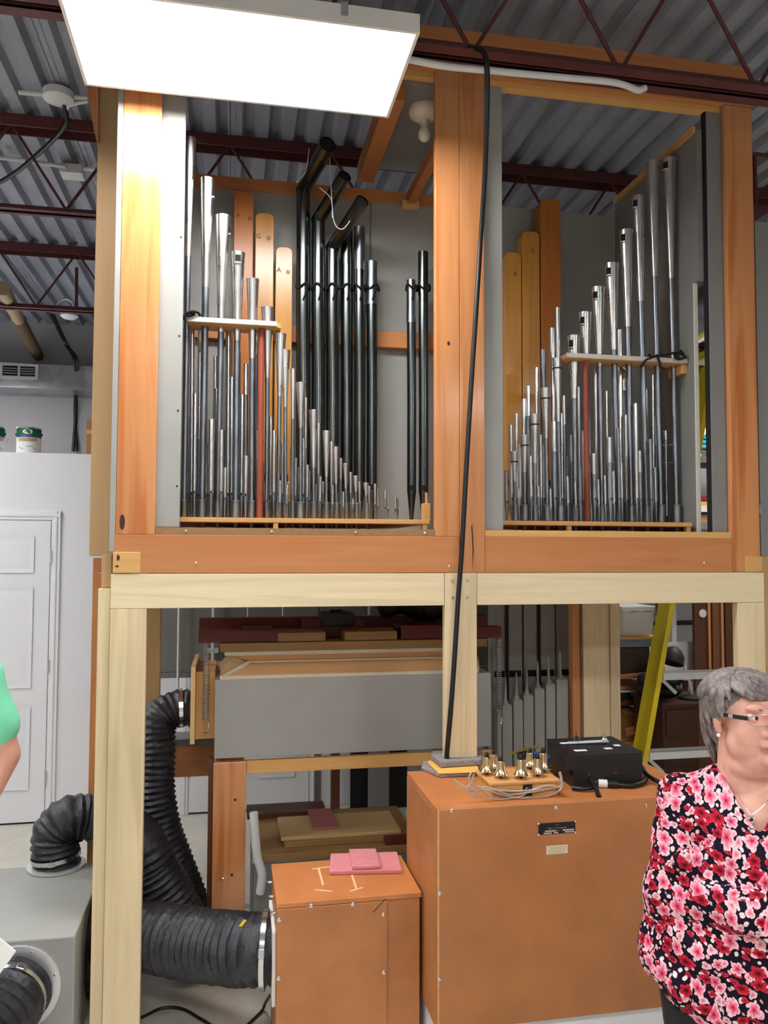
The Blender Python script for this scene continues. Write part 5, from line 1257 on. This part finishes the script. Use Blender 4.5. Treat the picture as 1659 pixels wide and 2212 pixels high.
def head_mesh(older=True):
    m = MB()
    m.ell((0, .018, .018), (.074, .092, .066), u=20, v=14)
    m.ell((0, -.028, -.025), (.064, .066, .088), u=20, v=14)
    m.ell((0, -.030, -.078), (.056, .054, .040), u=16, v=10)
    for s in (-1, 1):
        m.ell((s*.034, -.054, -.040), (.034, .032, .042))
        m.ell((s*.036, -.026, -.068), (.034, .050, .044))
        m.ell((s*.030, -.078, .026), (.026, .016, .010))
        m.ell((s*.0125, -.098, -.036), (.0095, .011, .0085))
        m.ell((s*.076, .012, -.012), (.010, .020, .032), Matrix.Rotation(s*.25, 3, 'Z'))
        m.ell((s*.074, .008, -.038), (.009, .012, .012))
        m.ell((s*.031, -.074, -.001), (.018, .017, .014))
    m.caps((0, -.084, .018), (0, -.106, -.030), .0085, .0125)
    m.ell((0, -.109, -.034), (.0125, .012, .010))
    m.ell((0, -.086, -.060), (.024, .014, .012))
    m.ell((0, -.091, -.0645), (.024, .0095, .0048)); m.ell((0, -.090, -.0735), (.021, .0095, .0058))
    m.ell((0, -.078, -.098), (.024, .018, .018))
    if older: m.ell((0, -.030, -.108), (.052, .050, .034)); m.ell((0, -.005, -.125), (.062, .06, .04))
    m.caps((0, .020, -.06), (0, .030, -.21), .060, .068, 16)
    return m

def torso_uv(me, cx, cy, R=.24):
    uv = me.uv_layers.new(name='UVMap')
    for p in me.polygons:
        n = p.normal
        for li in p.loop_indices:
            v = me.vertices[me.loops[li].vertex_index].co
            if abs(n.z) > .78: uv.data[li].uv = (v.x+.5, v.y+2.3)
            elif abs(n.x) > .74: uv.data[li].uv = (v.y+(1.5 if n.x > 0 else 3.5), v.z)
            else: uv.data[li].uv = (v.x+(.5 if n.y < 0 else 5.5), v.z)

# ------------------------------------------------------------------ woman in the floral top
D_W = 2.1
hc_ = atd(1614, 1557, D_W)
wroot = Vector((hc_.x, hc_.y, 0)); HZ = hc_.z+.018
wm = thing('person', wroot, 'woman with grey hair and glasses in floral top, arms folded', 'person')
BYAW = radians(2)
MW = Matrix.Translation(wroot) @ Matrix.Rotation(-YAW-radians(20), 4, 'Z')           # she faces the photographer, more or less
k = .00122
# coordinates: x to her left (photo right), y away from the camera, z up, origin at her feet
b = MB()
b.ell((.035, .012, 1.11), (.176, .120, .14), u=20, v=12)
b.caps((-.10, .03, 1.185), (.17, .03, 1.185), .060, .060)
b.ell((.03, .0, .92), (.20, .15, .19), u=20, v=12); b.ell((.02, .02, .77), (.235, .155, .14), u=20, v=12)
b.caps((.012, .045, 1.19), (.008, .035, 1.31), .075, .066, 16)
for s in (-1, 1):
    b.caps((.02+s*.10, .02, .72), (.02+s*.10, .0, .40), .115, .075); b.caps((.02+s*.10, .0, .40), (.02+s*.10, .02, .07), .068, .042)
    b.caps((.02+s*.10, .02, .045), (.02+s*.115, -.12, .035), .042, .036)
b.caps((-.145, .03, 1.18), (-.205, -.02, .95), .055, .046); b.caps((-.205, -.02, .95), (.0, -.20, .975), .042, .030)
b.caps((.215, .03, 1.18), (.275, -.02, .95), .055, .046); b.caps((.275, -.02, .95), (.03, -.19, .945), .042, .030)
finger_set(b, (.012, -.182, .945), (-1, .12, .16), (0, -1, .2), (0, -.15, 1), .28, .92)
finger_set(b, (.03, -.165, .98), (1, .22, -.05), (0, -1, .2), (0, 0, 1), .30, .92)
hm = head_mesh(); HROT = Matrix.Rotation(radians(29), 4, 'Z') @ Matrix.Rotation(radians(-3), 4, 'X')
HM = Matrix.Translation((0, 0, HZ)) @ HROT @ Matrix.Scale(1.04, 4)
hv = [HM @ Vector(v) for v in hm.v]; b.add(hv, hm.f)
body = fused(b, .0046, 9)
inv = HM.inverted()
for v in body.vertices:                                  # eye sockets, mouth line, nasolabial fold
    p = inv @ v.co
    if p.z < -.16 or p.y > 0: continue
    n = Vector((p.x, p.y+.02, p.z)).normalized(); dlt = 0
    for s in (-1, 1):
        d2 = ((p.x-s*.032)/.017)**2+((p.z-.002)/.011)**2; dlt -= .010*math.exp(-d2)
        d2 = ((p.x-s*(.030+max(0, -.03-p.z)*.25))/.005)**2+((p.z+.052)/.018)**2; dlt -= .0022*math.exp(-d2)
    d2 = (p.x/.026)**4+((p.z+.069)/.0022)**2; dlt -= .0035*math.exp(-d2)
    q = p+n*dlt; v.co = HM @ q
place(body, MW, 'body', SKIN, wm)
# floral top
c = MB()
c.ell((.035, .008, 1.10), (.196, .144, .176), u=24, v=14); c.caps((.012, .03, 1.215), (-.135, .03, 1.172), .076, .078, 16); c.caps((.012, .03, 1.215), (.195, .03, 1.172), .076, .078, 16); c.ell((.02, -.005, .83), (.272, .19, .15), u=24, v=12)
c.ell((.035, -.055, 1.045), (.175, .115, .12), u=20, v=12)
c.ell((.03, -.01, .90), (.232, .180, .20), u=24, v=14)
c.caps((-.04, .02, .76), (.09, .02, .76), .205, .205, 24)
for i in range(24):                                       # flared hem, lower on her left
    a = 2*pi*i/24; x = .025+.268*cos(a); y = .015+.190*sin(a)
    c.ell((x, y, .745-.10*(x-.0)), (.040, .034, .060), u=8, v=6)
c.caps((-.146, .03, 1.165), (-.188, -.025, .955), .082, .072, 14); c.caps((-.188, -.03, .95), (-.005, -.185, .985), .068, .050, 14)
c.caps((.216, .03, 1.165), (.267, -.025, .955), .082, .074, 14); c.caps((.267, -.03, .95), (.045, -.205, .972), .068, .048, 14)
c.caps((-.190, -.01, .93), (-.215, .01, .80), .072, .062, 14); c.caps((.27, -.01, .93), (.25, .01, .80), .072, .062, 14)
for i in range(5): c.caps((-.20+.012*i, -.06-.01*i, .99+.02*i), (-.13+.01*i, -.10, 1.0+.02*i), .02, .012, 8)
top = fused(c, .0085, 5)
bm = bmesh.new(); bm.from_mesh(top); kill = []
for f in bm.faces:
    p = f.calc_center_median()
    ax = .012
    if p.y < .06 and p.z > 1.152 and abs(p.x-ax) < (p.z-1.152)*.655+.002: kill.append(f)
    elif p.z > 1.19 and math.hypot(p.x-.012, p.y-.035) < .084: kill.append(f)
    elif p.z < .655-.10*p.x: kill.append(f)
bmesh.ops.delete(bm, geom=kill, context='FACES')
for it in range(7):                                      # run the cut edges smooth
    new = {}
    for v in bm.verts:
        nb = [e.other_vert(v) for e in v.link_edges if e.is_boundary]
        if len(nb) == 2: new[v] = v.co*.4+(nb[0].co+nb[1].co)*.3
    for v, c_ in new.items(): v.co = c_
for v in bm.verts:                                        # soft folds
    v.co += v.normal*(.004*sin(v.co.z*42+v.co.x*26)+.003*sin(v.co.x*60-v.co.z*35))
bm.to_mesh(top); bm.free()
torso_uv(top, .03, .02)
o = place(top, MW, 'floral_top', FLORAL, wm); o['label'] = 'black top printed with pink and red flowers'
sd = o.modifiers.new('solid', 'SOLIDIFY'); sd.thickness = .004; sd.offset = 1
pz = MB()
pz.caps((-.05, .02, .70), (.09, .02, .70), .185, .185, 20)
for s in (-1, 1):
    pz.caps((.02+s*.11, .02, .70), (.02+s*.115, .01, .42), .145, .105, 16); pz.caps((.02+s*.115, .01, .42), (.02+s*.115, .02, .08), .105, .085, 16)
pt_ = fused(pz, .011, 4); place(pt_, MW, 'trousers', BLACKCL, wm)
for s in (-1, 1):
    f = MB(); f.caps((.02+s*.115, .03, .045), (.02+s*.135, -.15, .036), .046, .040, 12); place(fused(f, .008, 3), MW, 'shoe', SHOE, wm)

# hair: a cap of swept locks
random.seed(4)
h = MB()
h.ell((0, .030, .028), (.081, .094, .066), u=24, v=16)
h.ell((0, .062, -.030), (.070, .056, .078), u=20, v=12)
h.ell((0, .074, -.098), (.046, .030, .044), u=14, v=10)
def scalp(th, ph, lift=0):
    """th: 0 front .. pi back around the head, ph: 0 crown .. 1 hairline"""
    a = ph*1.62
    return Vector((sin(th)*sin(a)*(.082+lift), .028-cos(th)*sin(a)*(.098+lift), .028+cos(a)*(.068+lift)))
for i in range(340):
    th = random.uniform(-pi, pi); front = abs(th) < .95
    p0 = random.uniform(.0, .6); ln = random.uniform(.34, .55)
    end = min(p0+ln, .83 if front else (1.02 if abs(th) < 1.5 else 1.12))
    tw = random.uniform(-.35, .35)+(.75 if front else (.25 if th > 0 else -.25)*(1 if abs(th) < 1.9 else 0))
    pts = []
    for j in range(6):
        u = j/5; pts.append(scalp(th+tw*u*u, p0+(end-p0)*u, .004+.008*sin(pi*u)+random.uniform(0, .002)))
    h.tube(bez(pts, 9), [.0030+.0055*sin(pi*min(.08+.95*q/9, .96)) for q in range(10)], 6)
for sgn in (-1, 1):                                       # sideburn over the ear and nape
    for i in range(34):
        th = sgn*random.uniform(1.05, 1.95); z0 = random.uniform(.0, .03)
        p = scalp(th, .88, .004); q = p+Vector((-sgn*.004, random.uniform(-.012, .012), random.uniform(-.055, -.035)))
        if abs(th) > 1.62: q.z -= random.uniform(.0, .035)
        h.tube(bez([p+Vector((0, 0, .02)), p.lerp(q, .5)+Vector((sgn*.006, 0, 0)), q], 6), [.005, .007, .0075, .007, .006, .0045, .002], 6)
    for i in range(26):
        th = sgn*random.uniform(2.0, 3.1); p = scalp(th, 1.0, .004); q = Vector((p.x*.62, p.y*.86+.01, -.095-random.uniform(0, .045)))
        h.tube(bez([p+Vector((0, 0, .03)), p.lerp(q, .5)+Vector((sgn*.004, .012, 0)), q], 6), [.005, .008, .009, .009, .008, .006, .003], 6)
# keep the face free of hair
hme = h.mesh('hair', HAIR, 60)
hme.transform(MW @ HM); link('hair', hme, wm)
# eyes, glasses, jewellery
EW = plain('eye_white', srgb(226, 218, 212), .2); IR = plain('brown_iris', srgb(52, 34, 26), .15)
for s in (-1, 1):
    e = MB(); e.ell((s*.032, -.0705, .003), (.0122, .0122, .0122), u=16, v=12); me = e.mesh('eye', EW, 90); me.transform(MW @ HM); eo = link('eye', me, wm)
    e = MB(); e.ell((s*.032+.003, -.0798, .003), (.0062, .0036, .0062), u=14, v=8); me = e.mesh('iris', IR, 90); me.transform(MW @ HM); link('iris', me, eo)
    e = MB()
    for sg, zz in ((1, .0075), (-1, -.0035)):
        e.tube(bez([(s*.032-.0135, -.0735, .002), (s*.032-.006, -.0815, zz+.001*sg), (s*.032+.005, -.0822, zz+.001*sg), (s*.032+.0135, -.0745, .002)], 10), .0026, 6)
    me = e.mesh('eyelid', SKIN, 60); me.transform(MW @ HM); link('eyelid', me, wm)
    e = MB(); e.tube(bez([(s*.016, -.088, .020), (s*.03, -.089, .0245), (s*.047, -.076, .021)], 8), [.001, .002, .0022, .0022, .002, .002, .0016, .0012, .0006], 5); me = e.mesh('eyebrow', HAIR, 60); me.transform(MW @ HM); link('eyebrow', me, wm)
LIP = plain('lip_skin', srgb(196, 116, 108), .4)
e = MB()
e.tube(bez([(-.025, -.0845, -.0715), (-.012, -.0985, -.0665), (0, -.1015, -.0675), (.012, -.0985, -.0665), (.025, -.0845, -.0715)], 16), [.0006+.0030*sin(pi*i/16) for i in range(17)], 8)
e.tube(bez([(-.025, -.0845, -.0722), (-.012, -.0975, -.0755), (0, -.1000, -.0768), (.012, -.0975, -.0755), (.025, -.0845, -.0722)], 16), [.0006+.0036*sin(pi*i/16) for i in range(17)], 8)
me = e.mesh('lips', LIP, 60); me.transform(MW @ HM); link('lips', me, wm)
gl = MB()
for s in (-1, 1):
    sg_ = lambda q_: math.copysign(abs(q_)**.6, q_)
    pts = [(s*(.034+.0245*sg_(cos(a))), -.1035+.0095*((.034+.0245*sg_(cos(a)))/.058)**2, .000+.0145*sg_(sin(a))) for a in [2*pi*i/32 for i in range(33)]]
    gl.tube(pts, .0011, 6)
gl.tube(bez([(-.011, -.1045, .006), (0, -.1065, .009), (.011, -.1045, .006)], 8), .0013, 6)
me = gl.mesh('spectacle_rim', CHROME, 60); me.transform(MW @ HM); go = link('spectacles', me, wm); go['label'] = 'thin metal framed spectacles with black arms'
for s in (-1, 1):
    e = MB(); e.bar((s*.057, -.094, .004), (s*.0735, -.055, .004), .003, .010); e.bar((s*.0755, -.040, .004), (s*.081, .01, .003), .003, .009)
    me = e.mesh('temple_arm', BLACK); me.transform(MW @ HM); link('temple_arm', me, go)
    e = MB(); e.bar((s*.0733, -.055, .004), (s*.0757, -.040, .004), .0032, .0075); me = e.mesh('temple_inlay', CHROME); me.transform(MW @ HM); link('temple_inlay', me, go)
    e = MB(); e.ell((s*.082, -.002, -.050), (.005, .005, .005), u=12, v=8); me = e.mesh('earring', PAPER, 90); me.transform(MW @ HM); link('earring', me, wm)
pc = (-.003, -.112, 1.183)
e = MB(); e.lathe([(.003, 0), (.0035, .002)], pc, (0, -1, .2), 14)
for a, b_ in (((0, .0085), (.0045, .0045)), ((0, -.0085), (.0045, .0045)), ((.006, 0), (.004, .004)), ((-.006, 0), (.004, .004))): e.ell((pc[0]+a[0], pc[1]-.001, pc[2]+a[1]), (b_[0], .002, b_[1]), u=10, v=6)
me = e.mesh('pendant', CHROME, 60); me.transform(MW); po = link('pendant', me, wm)
e = MB(); e.ell((pc[0], pc[1]-.003, pc[2]), (.0042, .003, .0042), u=12, v=8); me = e.mesh('pendant_stone', BLACK, 90); me.transform(MW); link('pendant_stone', me, po)
e = MB()
for s in (-1, 1): e.tube(bez([(pc[0]+s*.003, pc[1], pc[2]+.012), (.004+s*.03, -.095, 1.225), (.006+s*.062, -.045, 1.275), (.008+s*.07, .0, 1.30)], 16), .0008, 5)
me = e.mesh('necklace_chain', CHROME, 60); me.transform(MW); link('necklace_chain', me, wm)

# ------------------------------------------------------------------ man at the left edge, mostly outside the photo
D_M = 2.35
sh_ = atd(-45, 1425, D_M)                                  # his left shoulder
MM = Matrix.Translation((sh_.x, sh_.y, 0)) @ Matrix.Rotation(radians(-8), 4, 'Z')
mn = thing('person', (sh_.x-.2, sh_.y, 0), 'person in mint green T-shirt cut off at left edge', 'person')
zs = sh_.z-.02
km = D_M/FPX
el = Vector((.075+.0, .02, zs-.262)); MI = MM.inverted(); wr_ = MI @ atd(-62, 1792, 2.24); tip_ = MI @ atd(-74, 1945, 2.152)
q = MB(); cx_ = -.215
q.ell((cx_, .0, zs-.15), (.165, .105, .2), u=18, v=12); q.ell((cx_, .0, zs-.42), (.15, .11, .2), u=18, v=12); q.caps((cx_-.14, 0, zs-.02), (cx_+.14, 0, zs-.02), .06, .06)
q.caps((cx_, .02, zs), (cx_, .01, zs+.12), .062, .058, 14)
q.caps((.0, .0, zs-.03), tuple(el), .052, .043); q.caps(tuple(el), tuple(wr_), .044, .029)
q.caps((2*cx_, .0, zs-.03), (2*cx_-.05, .03, zs-.31), .052, .043); q.caps((2*cx_-.05, .03, zs-.31), (2*cx_-.02, -.10, zs-.54), .042, .029)
finger_set(q, wr_, tip_-wr_, (.4, -.8, .3), (-.8, -.5, .2), .12)
finger_set(q, (2*cx_-.02, -.10, zs-.54), (.05, -.3, -1), (-1, 0, 0), (0, -1, .2), .3)
hm2 = head_mesh(False); HM2 = Matrix.Translation((cx_, -.01, zs+.245)) @ Matrix.Rotation(radians(-25), 4, 'Z')
q.add([HM2 @ Vector(v) for v in hm2.v], hm2.f)
for s in (-1, 1):
    q.caps((cx_+s*.09, 0, zs-.58), (cx_+s*.10, -.01, .48), .09, .062); q.caps((cx_+s*.10, -.01, .48), (cx_+s*.10, .02, .09), .058, .04); q.caps((cx_+s*.10, .02, .05), (cx_+s*.115, -.14, .035), .042, .036)
place(fused(q, .0065, 4), MM, 'body', SKIN2, mn)
ts_ = MB()
ts_.ell((cx_, .0, zs-.14), (.185, .125, .21), u=20, v=12); ts_.ell((cx_, .0, zs-.42), (.175, .135, .24), u=20, v=12); ts_.caps((cx_-.15, 0, zs-.02), (cx_+.15, 0, zs-.02), .072, .072, 14); ts_.caps((cx_-.03, 0, zs-.5), (cx_-.03, 0, zs-.80), .155, .155, 20); ts_.caps((cx_+.03, 0, zs-.5), (cx_+.03, 0, zs-.80), .155, .155, 20)
ts_.caps((.0, .0, zs-.03), tuple(Vector((0, 0, zs-.03)).lerp(el, .66)), .068, .066, 14)
ts_.caps((2*cx_, .0, zs-.03), (2*cx_-.03, .02, zs-.20), .068, .066, 14)
tm = fused(ts_, .009, 4); bm = bmesh.new(); bm.from_mesh(tm)
bmesh.ops.delete(bm, geom=[f for f in bm.faces if f.calc_center_median().z > zs+.035 and abs(f.calc_center_median().x-cx_) < .075 or f.calc_center_median().z < zs-.66], context='FACES')
for v in bm.verts: v.co += v.normal*(.003*sin(v.co.z*50+v.co.x*30))
bm.to_mesh(tm); bm.free(); o = place(tm, MM, 't_shirt', MINT, mn)
tr = MB(); tr.caps((cx_-.035, 0, zs-.64), (cx_+.035, 0, zs-.64), .135, .135, 18)
for s in (-1, 1): tr.caps((cx_+s*.09, 0, zs-.62), (cx_+s*.10, 0, .48), .105, .08, 14); tr.caps((cx_+s*.10, 0, .48), (cx_+s*.10, .02, .08), .08, .07, 14)
place(fused(tr, .012, 4), MM, 'trousers', BLUECL, mn)
for s in (-1, 1):
    f = MB(); f.caps((cx_+s*.10, .03, .045), (cx_+s*.12, -.16, .038), .047, .042, 12); place(fused(f, .009, 3), MM, 'shoe', SHOE, mn)
hh = MB(); hh.ell((0, .030, .034), (.079, .094, .074), u=20, v=14); random.seed(6)
for i in range(160):
    th = random.uniform(-pi, pi); p0 = random.uniform(0, .5); end = min(p0+.4, .72 if abs(th) < 1.1 else 1.0)
    hh.tube(bez([scalp(th, p0, .002), scalp(th+.1, (p0+end)/2, .006), scalp(th+.15, end, .002)], 5), [.003, .006, .007, .006, .004, .002], 6)
me = hh.mesh('hair', HAIR, 60); me.transform(MM @ HM2); link('hair', me, mn)
for s in (-1, 1):
    e = MB(); e.ell((s*.032, -.0745, .003), (.0115, .0115, .0115), u=14, v=10); me = e.mesh('eye', EW, 90); me.transform(MM @ HM2); eo = link('eye', me, mn)
    e = MB(); e.ell((s*.032, -.0838, .003), (.0055, .003, .0055), u=12, v=8); me = e.mesh('iris', IR, 90); me.transform(MM @ HM2); link('iris', me, eo)
# sheet of paper in his hand
P4 = [atd(x, y, 2.15) for x, y in ((34, 2056), (-8, 2021), (-56, 1912), (-140, 1968), (-62, 2190))]
pp = MB().prism(P4, (.0, .004, .001)).build('paper_booklet', PAPER, bevel=.0005)
tag(pp, 'corner of a white booklet at the bottom left edge', 'booklet')
